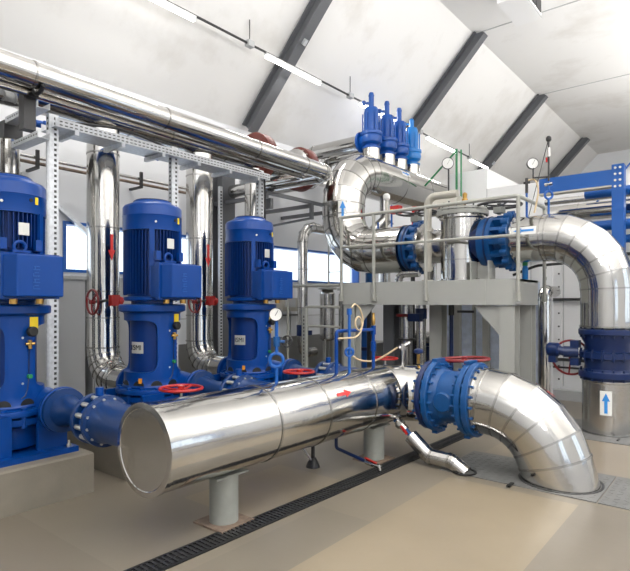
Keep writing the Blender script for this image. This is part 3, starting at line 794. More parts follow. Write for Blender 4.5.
# collecting main with coloured flanges
CZ = 3.80
t = thing('collecting_main', (RX, 4, CZ), 'thick steel main behind the bundle with brown red flanges and a clear bellows', 'pipe')
m = M().tube([(RX, -1.5, CZ), (RX, 5.71, CZ)], .215, 48)
for y in (-.2, 1.0, 2.4, 3.6, 4.3, 5.1): m.ring((RX, y, CZ), (0, 1, 0), .221, .2, .015, 48, 1)
build('cladding', m, [STEEL, SEAM], t, 10)
m = M(); clad(m, [(RX, 6.9, CZ), (RX, 7.28, CZ), (-6.9, 7.28, CZ)], .3, .215, 4, 48); build('cladding', m, [STEEL, SEAM], t, 10)
for y in (5.80, 6.80):
    fm = M().lathe((RX, y - .09, CZ), (0, 1, 0), [(.21, 0), (.35, 0), (.355, .01), (.355, .17), (.35, .18), (.21, .18)], 48); fb = build('end_flange', fm, BROWNR, t)
    m = M(); boltring(m, (RX, y + (.1 if y < 6 else -.1), CZ), (0, 1, 0), .30, 18, .018, .05); build('bolt_ring', m, BOLT, fb, 30)
build('bellows', M().lathe((RX, 5.89, CZ), (0, 1, 0), [(.22, 0), (.22, .03)] + [(.212 + .008 * math.cos(k * PI), .03 + k * .03) for k in range(24)] + [(.31, .75), (.31, .81)], 40), STEELR, t)
arrow(t, (RX, 5.5, CZ), (0, -1, 0), (1, 0, -.75), .215, .34, .12, REDS)
# end of the main: hooks into the S pipe area
# pipe hanger bracket at left edge
t = thing('pipe_bracket', (-4.8, 2.05, 3.3), 'dark steel hanger post with strap holding the overhead pipes at left', 'bracket')
build('post', M().bx(-4.90, -4.80, 2.0, 2.1, 3.08, 3.40), IRON, t, 0)
build('strap', M().tube([(AX + .135 * math.cos(q), 2.05, 3.487 + .135 * math.sin(q)) for q in [PI + PI * k / 12 for k in range(10)]], .018, 8).bx(-4.88, -4.72, 2.01, 2.09, 3.34, 3.365), BLACK, t)
t = thing('wall_bracket', (-6.4, 2.35, 3.35), 'dark steel wall arm at the left edge above the thin upright pipe', 'bracket')
build('beam_arm', M().bx(XL, -5.88, 2.26, 2.44, 3.28, 3.45), IRON, t, 0)
t = thing('thin_riser', (-6.0, 2.35, 0), 'slim steel upright pipe at the left edge behind the nearest pump', 'pipe')
m = M().cyl((-6.0, 2.35, 0), (-6.0, 2.35, 3.28), .105, 28); m.ring((-6.0, 2.35, 2.6), (0, 0, 1), .111, .09, .014, 28, 1); build('cladding', m, [STEEL, SEAM], t, 12)
t = thing('bracket_frame', (-6.3, 7.0, 3.3), 'grey angle bracket frame fixed to the wall under the collecting main', 'bracket')
m = M()
for y in (5.95, 7.05, 7.75):
    m.bx(XL + .001, -5.75, y - .03, y + .03, 3.20, 3.26)
m.bx(-5.81, -5.75, 5.95, 7.75, 3.26, 3.31)
m.bx(-5.80, -5.75, 7.02, 7.08, 3.0, 3.2); m.bar((-5.78, 7.05, 3.02), (XL + .02, 7.05, 2.95), .05, .03)
build('angle_frame', m, DGREY, t)
build('stop_plate', M().bx(-5.85, -5.73, 6.0, 6.06, 3.04, 3.2), DGREY, t)
# wall pipes (thin brown line, thin steel line)
t = thing('wall_conduit', (XL + .1, 5, 3.2), 'thin reddish pipe line along the white wall behind the risers', 'pipe')
build('tube', M().cyl((XL + .25, -1, 3.33), (XL + .25, 5.8, 3.30), .02, 10).cyl((XL + .25, -1, 3.40), (XL + .25, 5.8, 3.37), .022, 10, 1), [RUST, STEELR], t)
for y in (1.6, 3.0, 4.45, 5.7): build('clip', M().bx(XL, XL + .30, y - .02, y + .02, 3.24, 3.27).bx(XL + .27, XL + .30, y - .02, y + .02, 3.27, 3.47), IRON, t)
t = thing('blue_cable_bundle', (-5.4, 3, 3.5), 'bright blue cable bundle lying between the tray and the overhead pipes', 'cable')
build('cable', M().tube(spline([V((-5.5, 2.4, 3.37)), V((-5.48, 2.8, 3.37)), V((-5.46, 3.3, 3.355)), V((-5.46, 3.8, 3.31))]), .035, 10).tube(spline([V((-5.43, 2.45, 3.37)), V((-5.42, 2.8, 3.365)), V((-5.40, 3.3, 3.34)), V((-5.38, 3.6, 3.31))]), .025, 10), CABLE, t)
t = thing('black_cable', (-5.2, 4, 3.42), 'black cable sagging over the cable tray between the posts', 'cable')
build('cable', M().tube(spline([V((-5.28, 2.7, 3.40)), V((-5.27, 3.2, 3.46)), V((-5.26, 3.6, 3.42)), V((-5.26, 3.95, 3.36)), V((-5.25, 4.6, 3.37)), V((-5.24, 5.05, 3.40)), V((-5.16, 5.24, 3.34)), V((-5.14, 5.27, 3.1)), V((-5.14, 5.27, 2.6)), V((-5.16, 5.26, 2.0))]), .014, 8), BLACK, t)

# cable tray and perforated posts
TX = -5.26; TZ = 3.30
t = thing('cable_tray', (TX, 3.9, TZ), 'long perforated galvanised cable tray above the pumps', 'cable tray')
m = M().bx(TX - .16, TX + .14, 2.42, 5.35, TZ - .03, TZ - .026)
m.bx(TX + .136, TX + .14, 2.42, 5.35, TZ - .03, TZ + .05).bx(TX - .16, TX - .156, 2.42, 5.35, TZ - .03, TZ + .05)
for k in range(58):
    for z in (TZ - .008, TZ + .025): m.bx(TX + .14, TX + .1415, 2.46 + k * .05, 2.488 + k * .05, z - .005, z + .005, 1)
build('tray', m, [GALV, IRON], t, 0)
for k in range(6): build('bracket', M().bx(TX - .2, TX + .16, 2.6 + k * .5, 2.64 + k * .5, TZ - .075, TZ - .031), GALV, t, 0)
t = thing('tray_branch', (-4.9, 2.3, 3.3), 'short galvanised tray branch crossing to the left edge above the nearest pump', 'cable tray')
m = M()
for z, xa in ((3.44, -5.86), (3.16, -5.7)):
    y0 = 2.26
    m.bx(xa, -5.13, y0 + .004, 2.37, z - .03, z - .026).bx(xa, -5.13, y0, y0 + .004, z - .03, z + .03).bx(xa, -5.13, 2.37, 2.374, z - .03, z + .03)
    for k in range(10): m.bx(xa + .06 + k * .052, xa + .085 + k * .052, y0 - .0015, y0, z - .004, z + .008, 1)

build('tray', m, [GALV, IRON], t, 0)
plab = ['perforated galvanised post standing behind the nearest pump', 'perforated galvanised post rising behind the middle pump', 'perforated galvanised post rising behind the farthest pump']
for (x, y), l in zip(((-5.2, 2.44), (-5.2, 3.84), (-5.2, 5.26)), plab):
    t = thing('tray_post', (x, y, 0), l, 'post', 'perforated tray posts')
    m = M().bx(x, x + .004, y - .045, y + .045, 0, 3.40).bx(x - .06, x, y - .045, y - .041, 0, 3.40).bx(x - .06, x, y + .041, y + .045, 0, 3.40)
    for k in range(66): m.bx(x + .004, x + .0055, y + .002, y + .026, .1 + k * .05, .125 + k * .05, 1)
    for k in range(66): m.bx(x - .04, x - .018, y - .0465, y - .045, .1 + k * .05, .122 + k * .05, 1)
    build('channel', m, [GALV, IRON], t, 0)
    build('foot_plate', M().bx(x - .08, x + .04, y - .04, y + .04, 0, .008), GALV, t, 0)
t = thing('conduit_post', (-5.16, 2.44, 0), 'slim grey conduit tube beside the perforated post behind the nearest pump', 'pipe')
build('tube', M().cyl((-5.22, 2.395, 0), (-5.22, 2.395, 3.24), .018, 10), GALV, t)

# steel column and brace at the left wall
t = thing('steel_column', (-6.85, 6.0, 0), 'dark grey steel column against the wall between riser and farthest pump', 'column'); t['kind'] = 'thing'
build('web', M().bx(-6.95, -6.70, 6.0 - .012, 6.0 + .012, 0, 3.9), DGREY, t, 0)
build('flange', M().bx(-6.70, -6.68, 5.86, 6.14, 0, 3.9), DGREY, t, 0); build('flange', M().bx(-6.97, -6.95, 5.86, 6.14, 0, 3.9), DGREY, t, 0)
t = thing('perforated_rail', (-6.6, 5.75, 0), 'thin perforated rail standing just left of the dark steel column', 'post')
m = M().bx(-6.62, -6.58, 5.72, 5.78, 0, 3.45)
for k in range(64): m.bx(-6.58, -6.578, 5.735, 5.765, .2 + k * .05, .225 + k * .05, 1)
build('channel', m, [GALV, IRON], t, 0)
t = thing('diagonal_brace', (-6.9, 3.4, 2.6), 'grey diagonal brace crossing the window behind the nearest pump', 'brace')
build('strut', M().bar((XL + .04, 2.9, 3.2), (XL + .04, 4.1, 2.3), .07, .05), GALV, t)
# control cabinets
for (y0, y1, l) in ((2.62, 3.46, 'light grey control cabinet behind the perforated post, left one of the pair'), (3.56, 4.5, 'light grey control cabinet behind the steel riser, right one of the pair')):
    t = thing('control_cabinet', (-6.75, (y0 + y1) / 2, 0), l, 'cabinet', 'control cabinets')
    build('body', M().bx(XL + .05, -6.53, y0, y1, .1, 1.88), MGREY, t, 0); build('plinth', M().bx(XL + .05, -6.55, y0 + .02, y1 - .02, 0, .1), DGREY, t, 0)
    build('roof_panel', M().bx(XL + .04, -6.50, y0 - .015, y1 + .015, 1.88, 1.92), MGREY, t, 0)
    d = build('door', M().bx(-6.53, -6.51, y0 + .02, y1 - .02, .14, 1.84), MGREY, t, 0)
    build('handle', M().bx(-6.51, -6.49, y0 + .08, y0 + .11, .95, 1.15), IRON, d, 0)
# ================================================================== S PIPE, RELIEF VALVES
SX, SY, SZL, SZU, SR = -5.36, 7.4, 2.42, 3.85, .362
t = thing('swan_neck_pipe', (SX, SY, SZL), 'huge shiny steel pipe looping in an S above the platform', 'pipe')
m = M()
clad(m, [(-4.13, SY, SZL), (SX, SY, SZL), (SX, SY, SZU), (SX, 11.6, SZU)], [.62, .62], SR, 5, 64, True, [((SX, y, SZU), (0, 1, 0)) for y in (9.0, 10.0)])
m.ring((-4.14, SY, SZL), (1, 0, 0), SR + .012, SR - .05, .02, 64, 1)
build('cladding', m, [STEEL, SEAM], t, 8)
arrow(t, (SX, SY, 3.10), (0, 0, 1), (.55, -.83, 0), SR, .30, .10, BLUS, WHS)
arrow(t, (SX, 8.95, SZU), (0, 1, 0), (1, 0, .5), SR, .26, .07, BLUS, WHS)
for k, (x, y) in enumerate(((SX, 8.26), (SX, 8.80), (SX, 9.26), (SX, 9.76))):
    mt = CYAN if k == 3 else RBLUE
    lab = ['blue spring relief valve nearest the S pipe bend, first of four', 'blue spring relief valve, second of four on the S pipe', 'blue spring relief valve, third of four, beside the light blue one', 'light blue spring relief valve, last of four on the S pipe'][k]
    zb = 4.38
    s = thing('valve_stub', (x, y, SZU), 'short steel stub under the ' + ['first', 'second', 'third', 'light blue'][k] + ' relief valve on the S pipe', 'pipe', 'steel stubs under the relief valves')
    build('cladding', M().cyl((x, y, SZU + SR - .03), (x, y, zb), .155, 32), STEEL, s, 12)
    t = thing('relief_valve', (x, y, zb), lab, 'valve', 'blue spring relief valves')
    build('body', M().lathe((x, y, zb), (0, 0, 1), [(.17, 0), (.17, .03), (.11, .035), (.12, .07), (.18, .11), (.195, .17), (.18, .23), (.20, .25), (.20, .30), (.17, .31)], 28), mt, t)
    of = build('outlet_flange', M().lathe((x - .08, y, zb + .16), (-1, 0, 0), [(.14, 0), (.12, .09), (.12, .11), (.19, .115), (.19, .155), (.185, .16)], 28), mt, t)
    build('bonnet', M().lathe((x, y, zb + .31), (0, 0, 1), [(.16, 0), (.135, .02), (.135, .34), (.12, .42), (.11, .44), (.05, .46)], 28), mt, t)
    m = M()
    for a in (-30, 30, 90, 150, 210, 270): m.cyl(V((x, y, zb + .31)) + az(.155, a, 0), V((x, y, zb + .31)) + az(.155, a, .33), .014, 8)
    build('spring_rods', m, mt, t)
    build('cap', M().cyl((x, y, zb + .77), (x, y, zb + (.98 if k < 3 else .90)), .048, 14).lathe((x, y, zb + (.95 if k < 3 else .87)), (0, 0, 1), [(.048, 0), (.055, .02), (.04, .075)], 14), mt, t)
    build('lever', M().bar((x, y, zb + .84), (x - .14, y - .02, zb + .86), .04, .035).box((x - .15, y - .02, zb + .87), (.05, .05, .07)), mt, t)
    # exhaust pipe
    xe = -6.86 if k < 2 else -6.6
    e = thing('exhaust_pipe', (xe, y, zb + .16), 'polished exhaust pipe leading left from the ' + ['first', 'second', 'third', 'light blue'][k] + ' relief valve', 'pipe', 'exhaust pipes behind the relief valves')
    m = M(); clad(m, [(x - .243, y, zb + .16), (xe, y, zb + .16), (xe, y, 4.02)], .20, .14, 3, 28, True); build('cladding', m, [STEEL, SEAM], e, 12)

# ================================================================== PLATFORM
PX0, PX1, PY0, PY1, PT = -5.06, -2.32, 6.95, 7.85, 1.9
t = thing('valve_platform', ((PX0 + PX1) / 2, 7.4, 0), 'grey steel platform on columns carrying the strainer and blue valves', 'platform')
build('deck', M().bx(PX0, PX1, PY0 + .02, PY1, PT - .03, PT - .001), GREY, t, 0)
fb = M().bx(PX0, PX1, PY0, PY0 + .015, 1.56, PT).bx(PX0, PX1, PY0 + .015, PY0 + .12, 1.56, 1.575)
build('front_beam', fb, GREY, t, 0)
build('end_beam', M().bx(PX1 - .015, PX1, PY0 + .016, PY1, 1.56, PT), GREY, t, 0)
build('rear_beam', M().bx(PX0, PX1 - .016, PY1 - .015, PY1, 1.56, PT - .031), GREY, t, 0)
for x in (-4.55, -3.58, -2.75): build('joint_strip', M().bx(x - .03, x + .03, PY0 - .006, PY0 - .0005, 1.565, PT - .005), GREY, t, 0)
def hcol(x, y, w, dpt, zt, name='column', material=GREY):
    m = M().bx(x - w / 2, x + w / 2, y - dpt / 2, y - dpt / 2 + .016, .02, zt).bx(x - w / 2, x + w / 2, y + dpt / 2 - .016, y + dpt / 2, .02, zt).bx(x - .008, x + .008, y - dpt / 2 + .016, y + dpt / 2 - .016, .02, zt)
    m.bx(x - w / 2 - .05, x + w / 2 + .05, y - dpt / 2 - .05, y + dpt / 2 + .05, 0, .02)
    return build(name, m, material, t, 0)
hcol(-2.45, PY0 + .13, .20, .2, 1.555); hcol(-4.95, PY0 + .13, .2, .2, 1.555)
hcol(-2.44, PY1 - .12, .2, .2, 1.555); hcol(-4.62, PY1 - .12, .2, .2, 1.555, 'column', DGREY); hcol(-3.78, PY1 - .12, .2, .2, 1.555)
for x, s in ((-2.55, -1), (-4.84, 1)):
    build('gusset', M().prism([(0, 0), (s * .36, 0), (0, -.40)], (x, PY0 + .06, 1.554), (1, 0, 0), (0, 0, 1), (0, .02, 0)), GREY, t, 0)
build('bracing', M().bar((-2.44, PY0 + .25, .42), (-2.44, PY1 - .24, .5), .06, .06), GREY, t, 0)
# railing
t = thing('guard_rail', ((PX0 + PX1) / 2, PY0, PT), 'cream grey tube guard rail along the platform edge', 'railing')
yr = PY0 - .025; zt = 2.95
p, _ = pathpts([(PX0 - .02, yr, zt - .01), (PX1 + .035, yr, zt), (PX1 + .035, 8.06, zt)], .06, 4)
build('top_rail', M().tube(p, .026, 12), RAILC, t)
p, _ = pathpts([(PX0 - .02, yr, 2.47), (PX1 + .035, yr, 2.45), (PX1 + .035, 8.06, 2.45)], .04, 3)
build('middle_rail', M().tube(p, .02, 12), RAILC, t)
for x, y in ((PX0, yr), (-4.45, yr), (-3.58, yr), (PX1 + .035, yr), (PX1 + .035, 8.04)):
    zb = 1.62
    build('post', M().cyl((x, y, zb if y < 8 else 1.6), (x, y, zt - .01), .025, 12), RAILC, t)
    build('post_foot', M().box((x, y + (.008 if y < 8 and x < PX1 else 0), zb + .04), (.08, .03, .10)), RAILC, t)
# lower handrail left of platform
t = thing('stair_rail', (-5.6, 6.95, 1.87), 'low grey handrail extending left from the platform corner', 'railing')
build('rail', M().cyl((-6.2, yr, 1.87), (PX0 - .04, yr, 1.87), .025, 12), RAILC, t)
p, _ = pathpts([(-5.86, yr, 0), (-5.86, yr, 1.52), (PX0 - .04, yr, 1.52)], .12, 4); build('hoop', M().tube(p, .022, 12), RAILC, t)
build('rail', M().cyl((-5.86, yr, 1.2), (PX0 - .04, yr, 1.2), .02, 10), RAILC, t)
build('post', M().cyl((-6.2, yr, 0), (-6.2, yr, 1.86), .02, 10), RAILC, t)
t = thing('slotted_post', (-5.72, 6.8, 0), 'grey slotted post standing left of the platform, behind the header', 'post')
m = M().bx(-5.75, -5.67, 6.77, 6.83, 0, 1.5)
for k in range(20): m.bx(-5.72, -5.70, 6.768, 6.77, .2 + k * .06, .235 + k * .06, 1)
build('channel', m, [GREY, IRON], t, 0)

# strainer vessel
KX = -3.24
t = thing('strainer_vessel', (KX, 7.4, PT), 'upright steel strainer vessel with bolted lid standing on the platform', 'vessel')
m = M().lathe((KX, 7.4, PT), (0, 0, 1), [(.33, 0), (.33, .03), (.305, .035), (.305, .88), (.33, .9), (.33, .94)], 56)
for z in (.3, .62): m.ring((KX, 7.4, PT + z), (0, 0, 1), .312, .29, .014, 56, 1)
build('shell', m, [STEEL, SEAM], t, 12)
build('nozzle', M().lathe((-3.842, 7.4, 2.43), (1, 0, 0), [(.36, 0), (.36, .04), (.25, .045), (.25, .37)], 40), STEELR, t)
build('nozzle', M().lathe((-2.915, 7.4, 2.43), (-1, 0, 0), [(.30, 0), (.25, .02), (.25, .12)], 40), NAVY, t)
ld = build('lid', M().lathe((KX, 7.4, PT + .94), (0, 0, 1), [(.355, .07), (.355, .10), (.20, .12), (.01, .125)], 48).lathe((KX, 7.4, PT + .94), (0, 0, 1), [(.31, 0), (.365, .0), (.365, .06), (.31, .065)], 48), GREY, t)
bolts(ld, 'lid_bolt', (KX, 7.4, PT + 1.0), (0, 0, 1), .335, 18, .018, .14, IRON)
build('safety_valve', M().lathe((KX + .06, 7.35, PT + 1.07), (0, 0, 1), [(.02, 0), (.02, .03), (.045, .05), (.045, .10), (.03, .12), (.035, .18), (.015, .2)], 12), BRASS, t)
build('eye_nut', M().cyl((KX - .17, 7.32, PT + 1.07), (KX - .17, 7.32, PT + 1.17), .012, 8).bar((KX - .26, 7.32, PT + 1.15), (KX - .14, 7.32, PT + 1.13), .012, .012), IRON, t)
t = thing('vent_pipe', (-3.64, 7.2, PT), 'cream pipe rising beside the strainer and bending over its lid', 'pipe')
m = M(); p, _ = pathpts([(-3.66, 7.15, PT), (-3.66, 7.15, 3.13), (-3.2, 7.15, 3.13)], .12, 6); m.tube(p, .055, 16)
m.cyl((-3.66, 7.15, PT), (-3.66, 7.15, PT + .02), .09, 16).cyl((-3.66, 7.15, 2.62), (-3.66, 7.15, 2.66), .085, 16).cyl((-3.66, 7.15, 2.06), (-3.66, 7.15, 2.1), .075, 16)
build('tube', m, CREAM, t)
build('hinge_block', M().cyl((-3.66, 7.15, PT + .02), (-3.66, 7.15, PT + .14), .056, 12), BLACK, t)

def plat_valve(xc, half, label, wz, wr, wx=None):
    t = thing('platform_valve', (xc, 7.4, SZL), label, 'valve', 'blue valves on the platform')
    z = 2.43; y = 7.4; xl = xc - half
    build('body', M().lathe((xl, y, z), (1, 0, 0), [(.30, 0), (.34, .01), (.35, .05), (.35, half * .9), (.30, half * .95), (.25, half), (.25, 2 * half)], 40), VBLUE, t)
    build('clamp_ring', M().ring((xl + half * .55, y, z), (1, 0, 0), .362, .34, .02, 40), NAVY, t)
    for k in range(12):
        a = 2 * PI * k / 12 + .1; rd = V((0, math.cos(a), math.sin(a)))
        build('rib', M().box(V((xc + half * .42, y, z)) + rd * .29, (half * .95, .05, .14), 0, (V((1, 0, 0)), V((1, 0, 0)).cross(rd), rd)), VBLUE, t, 0)
    m = M(); flange(m, xc + half - .035, y, z, .37, .065); flg = build('flange', m, VBLUE, t)
    for k in range(16):
        a = 2 * PI * k / 16 + .1; rd = V((0, math.cos(a), math.sin(a)))
        build('lug', M().cyl(V((xc + half - .085, y, z)) + rd * .365, V((xc + half + .005, y, z)) + rd * .365, .045, 12), VBLUE, flg)
    sx = wx if wx is not None else xc
    build('yoke', M().cyl((sx, y, z + .38), (sx, y, wz), .028, 12).box((sx, y, z + .44), (.12, .14, .08)), SUPP, t)
    handwheel(t, (sx, y, wz), (0, 0, 1), wr, IRON, .018, 5)
    return t
plat_valve(-3.985, .14, 'blue platform valve joining the S pipe, left of the strainer', 2.97, .30)
plat_valve(-2.70, .215, 'blue platform valve right of the strainer under a big black handwheel', 2.94, .29)
t = thing('saddle_bracket', (-2.86, 7.25, PT), 'small grey bracket box under the right platform valve', 'bracket')
m = M().bx(-2.98, -2.72, 7.06, 7.3, PT, PT + .01).bx(-2.98, -2.965, 7.06, 7.3, PT + .01, PT + .26).bx(-2.735, -2.72, 7.06, 7.3, PT + .01, PT + .26).bx(-2.965, -2.735, 7.28, 7.3, PT + .01, PT + .26)
build('frame', m, GREY, t, 0)
# small pipework seen inside the S: hydraulic unit
t = thing('small_bypass_pipe', (-4.6, 7.2, PT), 'small steel bypass elbow under the left platform valve', 'pipe')
m = M(); clad(m, [(-4.2, 7.25, PT), (-4.2, 7.25, PT + .13), (-3.85, 7.25, PT + .13)], .09, .055, 3, 20, True); build('cladding', m, [STEELR, SEAM], t, 12)

# right clad pipe with elbow
EX = -1.36
t = thing('return_elbow', (EX, 7.4, 2.0), 'large shiny steel elbow bending from the platform valve down at the right edge', 'pipe')
m = M(); RR = .305
clad(m, [(-2.475, 7.4, 2.44), (EX, 7.4, 2.44), (EX, 7.4, 1.29)], .68, RR, 6, 64, True, [((-2.1, 7.4, 2.44), (1, 0, 0))])
m.ring((-2.462, 7.4, 2.44), (1, 0, 0), RR + .012, RR - .05, .02, 64); m.ring((EX, 7.4, 1.30), (0, 0, 1), RR + .01, RR - .05, .02, 64, 1)
build('cladding', m, [STEEL, SEAM], t, 8)
arrow(t, (-2.28, 7.4, 2.44), (-1, 0, 0), (.25, -1, .28), RR, .26, .07, BLUS, WHS)
t = thing('actuated_valve', (EX, 7.4, .64), 'navy blue valve with gear drive between right elbow and short steel cylinder', 'valve')
m = M(); flange(m, EX, 7.4, 1.235, .325, .07, 0, (0, 0, 1)); build('flange', m, NAVY, t)
m = M(); flange(m, EX, 7.4, .72, .325, .08, 0, (0, 0, 1)); build('flange', m, NAVY, t)
build('body', M().lathe((EX, 7.4, .65), (0, 0, 1), [(.285, 0), (.29, .1), (.255, .14), (.255, .26), (.31, .27), (.31, .34), (.255, .35), (.255, .44), (.29, .5), (.285, .61)], 48), NAVY, t)
for zz in (.72, 1.235, .955): bolts(t, 'flange_bolt', (EX, 7.4, zz), (0, 0, 1), .298, 16, .022, .14, NAVY)
g = build('gear_drive', M().cyl((EX - .30, 7.25, .98), (EX - .46, 7.2, .98), .07, 16).cyl((EX - .40, 7.2, .97), (EX - .52, 7.18, 1.0), .055, 16).lathe((EX - .50, 7.19, 1.0), (-1, 0, 0), [(.07, 0), (.09, .02), (.09, .12), (.07, .15)], 20).box((EX - .58, 7.19, .89), (.09, .1, .1)).box((EX - .33, 7.25, 1.08), (.10, .12, .09)).box((EX - .33, 7.25, .86), (.10, .12, .09)), NAVY, t)
handwheel(t, (EX - .40, 7.33, .90), (.35, -1, 0), .215, DRED, .014, 3)
t = thing('foot_cylinder', (EX, 7.4, 0), 'short upright steel-clad cylinder with a blue arrow standing on the floor', 'pipe')
m = M().lathe((EX, 7.4, 0), (0, 0, 1), [(.285, 0), (.285, .62), (.29, .63), (.29, .65)], 56); m.ring((EX, 7.4, .012), (0, 0, 1), .30, .27, .02, 56, 1)
build('cladding', m, [STEELR, SEAM], t, 12)
arrow(t, (EX, 7.4, .40), (0, 0, 1), (.12, -1, 0), .285, .24, .085, BLUS, WHS)
build('strap_end', M().box((EX + .18, 7.02, .012), (.02, .12, .012)), BLACK, t)

# ================================================================== BLUE FRAME AND PIPES AT RIGHT
FY = 8.45
t = thing('gantry', (-1.52, FY, 0), 'bright blue steel frame with bolted post behind the right elbow', 'frame')
build('post', M().bx(-1.49, -1.475, FY - .08, FY + .08, 0, 3.5).bx(-1.355, -1.34, FY - .08, FY + .08, 0, 3.5).bx(-1.475, -1.355, FY - .08, FY - .065, 0, 3.5), FBLUE, t, 0)
build('beam', M().bx(-2.46, -1.49, FY - .06, FY - .045, 3.22, 3.44).bx(-2.46, -1.49, FY - .045, FY + .06, 3.425, 3.44).bx(-2.46, -1.49, FY - .08, FY + .06, 3.195, 3.22, 1), [FBLUE, CREAM], t, 0)
for k in range(4):
    for x in (-1.445, -1.385): build('bolt', M().cyl((x, FY - .095, 3.45 - k * .085), (x, FY - .08, 3.45 - k * .085), .016, 8), BOLT, t)
def rpipe(z, y, r, x0, x1, label, material=STEEL, name='cross_pipe'):
    t = thing(name, ((x0 + x1) / 2, y, z), label, 'pipe'); m = M().cyl((x0, y, z), (x1, y, z), r, 24)
    for x in (x0 + .5, x0 + 1.1, x0 + 1.9): m.ring((x, y, z), (1, 0, 0), r + .004, r - .01, .012, 24)
    build('tube', m, material, t, 15); return t
rpipe(2.98, 9.0, .13, -2.55, 2.0, 'thick steel cross pipe behind the blue frame, above the right elbow')
rpipe(3.22, 9.2, .05, -2.6, 2.0, 'thin steel cross pipe higher up behind the blue frame', STEELR)
rpipe(3.23, 8.95, .07, -1.95, 2.0, 'upper blue cross pipe passing behind the blue post', FBLUE)
rpipe(2.72, 8.8, .075, -1.9, 2.0, 'lower blue cross pipe passing behind the blue post', FBLUE)
rpipe(2.52, 8.9, .06, -1.85, 2.0, 'lowest blue cross pipe at the right edge behind the elbow', FBLUE)
t = thing('pipe_rack', (.6, 9.0, 0), 'blue rack post carrying the cross pipes outside the view', 'rack')
build('post', M().bx(.55, .65, 9.3, 9.4, 0, 3.4), FBLUE, t, 0)
for z, y, r in ((2.98, 9.0, .13), (3.22, 9.2, .05), (3.23, 8.95, .07), (2.72, 8.8, .075), (2.52, 8.9, .06)): build('arm', M().bx(.57, .63, y - .08, 9.3, z - r - .045, z - r - .001), FBLUE, t, 0)
t = thing('blue_brace', (-1.9, 9.3, 3.3), 'thin blue diagonal brace behind the blue post', 'brace')
build('strut', M().bar((-2.1, 9.35, 2.9), (-1.2, 9.35, 3.95), .035, .02), FBLUE, t)
# pressure gauge lines over the right pipe
t = thing('gauge_line', (-2.05, 7.3, 2.75), 'tall thin gauge pipe with siphon loop standing on the right steel pipe', 'gauge')
z0 = 2.44 + RR + .004
m = M().cyl((-2.05, 7.4, z0 - .02), (-2.05, 7.4, 2.95), .015, 10).torus((-2.05, 7.4, 3.0), (.63, -.78, 0), .05, .015, 18, 8).cyl((-2.05, 7.4, 3.05), (-2.05, 7.4, 3.18), .015, 10)
build('siphon_tube', m, FBLUE, t)
build('upper_tube', M().cyl((-2.05, 7.4, 3.18), (-2.05, 7.4, 3.72), .012, 8).tube([(-2.05, 7.4, 3.24), (-2.24, 7.38, 3.25), (-2.24, 7.38, 3.38)], .010, 8), IRON, t)
build('cross_valve', M().cyl((-2.05, 7.4, 3.50), (-2.05, 7.4, 3.62), .022, 10), STEELR, t); build('cross_valve', M().cyl((-2.1, 7.4, 3.14), (-2.0, 7.4, 3.14), .022, 10), STEELR, t)
build('red_tag', M().box((-2.07, 7.38, 3.46), (.02, .02, .06)), RED, t)
build('top_cap', M().lathe((-2.05, 7.4, 3.70), (0, 0, 1), [(.02, 0), (.035, .02), (.035, .05), (.02, .07)], 12), IRON, t)
gauge(t, (-2.24, 7.37, 3.44), (.55, -.83, 0), .075)
t = thing('blue_drip_tube', (-2.33, 7.4, 2.75), 'short blue tube with beige hose on the right steel pipe', 'pipe')
build('tube', M().cyl((-2.33, 7.4, 2.44 + RR - .02), (-2.33, 7.4, 3.06), .016, 10), FBLUE, t)
build('tap', M().cyl((-2.33, 7.4, 3.06), (-2.33, 7.4, 3.26), .02, 10).cyl((-2.37, 7.4, 3.2), (-2.29, 7.4, 3.2), .016, 8), IRON, t)
build('hose', M().tube(spline([V((-2.31, 7.4, 3.23)), V((-2.22, 7.4, 3.22)), V((-2.18, 7.4, 3.08)), V((-2.2, 7.38, 2.9)), V((-2.22, 7.36, 2.78))]), .012, 8), HOSE, t)
t = thing('stay_wire', (-2.4, 7.5, 3.3), 'thin grey stay wire slanting beside the tall gauge pipe', 'wire')
build('wire', M().cyl((-2.06, 7.43, 3.74), (-2.72, 8.4, 2.5), .005, 6), IRON, t)
# thin vertical pipe right of the platform
t = thing('thin_upright_pipe', (-2.30, 8.3, 0), 'slim shiny upright pipe bending over just right of the platform', 'pipe')
m = M(); clad(m, [(-2.36, 8.3, 0), (-2.36, 8.3, 1.76), (-2.36, 8.85, 1.76)], .13, .085, 3, 24, True); build('cladding', m, [STEEL, SEAM], t, 12)
# galvanised sheet panels behind platform
t = thing('sheet_enclosure', (-3.5, 8.5, 0), 'bluish galvanised sheet enclosure behind the platform columns', 'panel')
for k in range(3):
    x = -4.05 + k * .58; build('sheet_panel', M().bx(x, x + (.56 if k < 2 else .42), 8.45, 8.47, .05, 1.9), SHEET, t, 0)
for x in (-4.09, -3.50, -2.92):
    build('upright', M().bx(x, x + .035, 8.38, 8.45, 0, 1.95), GREY, t, 0)
for x in (-3.78, -3.30):
    build('rib', M().bx(x, x + .10, 8.30, 8.38, 0, 1.95), GREY, t, 0)
m = M()
for k in range(7): m.bx(-2.30, -2.18, 8.44, 8.46, .1 + k * .26, .34 + k * .26)
t2 = thing('perforated_sheet', (-2.24, 8.9, 0), 'narrow white perforated cable riser right of the platform', 'cable tray')
m = M().bx(-2.62, -2.42, 8.95, 8.97, 0, 2.5)
for k in range(13): m.bx(-2.53, -2.51, 8.945, 8.95, .15 + k * .18, .2 + k * .18, 1)
build('tray', m, [WHITE, IRON], t2, 0)
t = thing('blue_hanging_tube', (-3.52, 7.62, 1.1), 'dark blue downpipe under the platform beside the sheet panels', 'pipe')
build('tube', M().cyl((-3.50, 7.6, 0), (-3.50, 7.6, 1.45), .03, 12), NAVY, t)
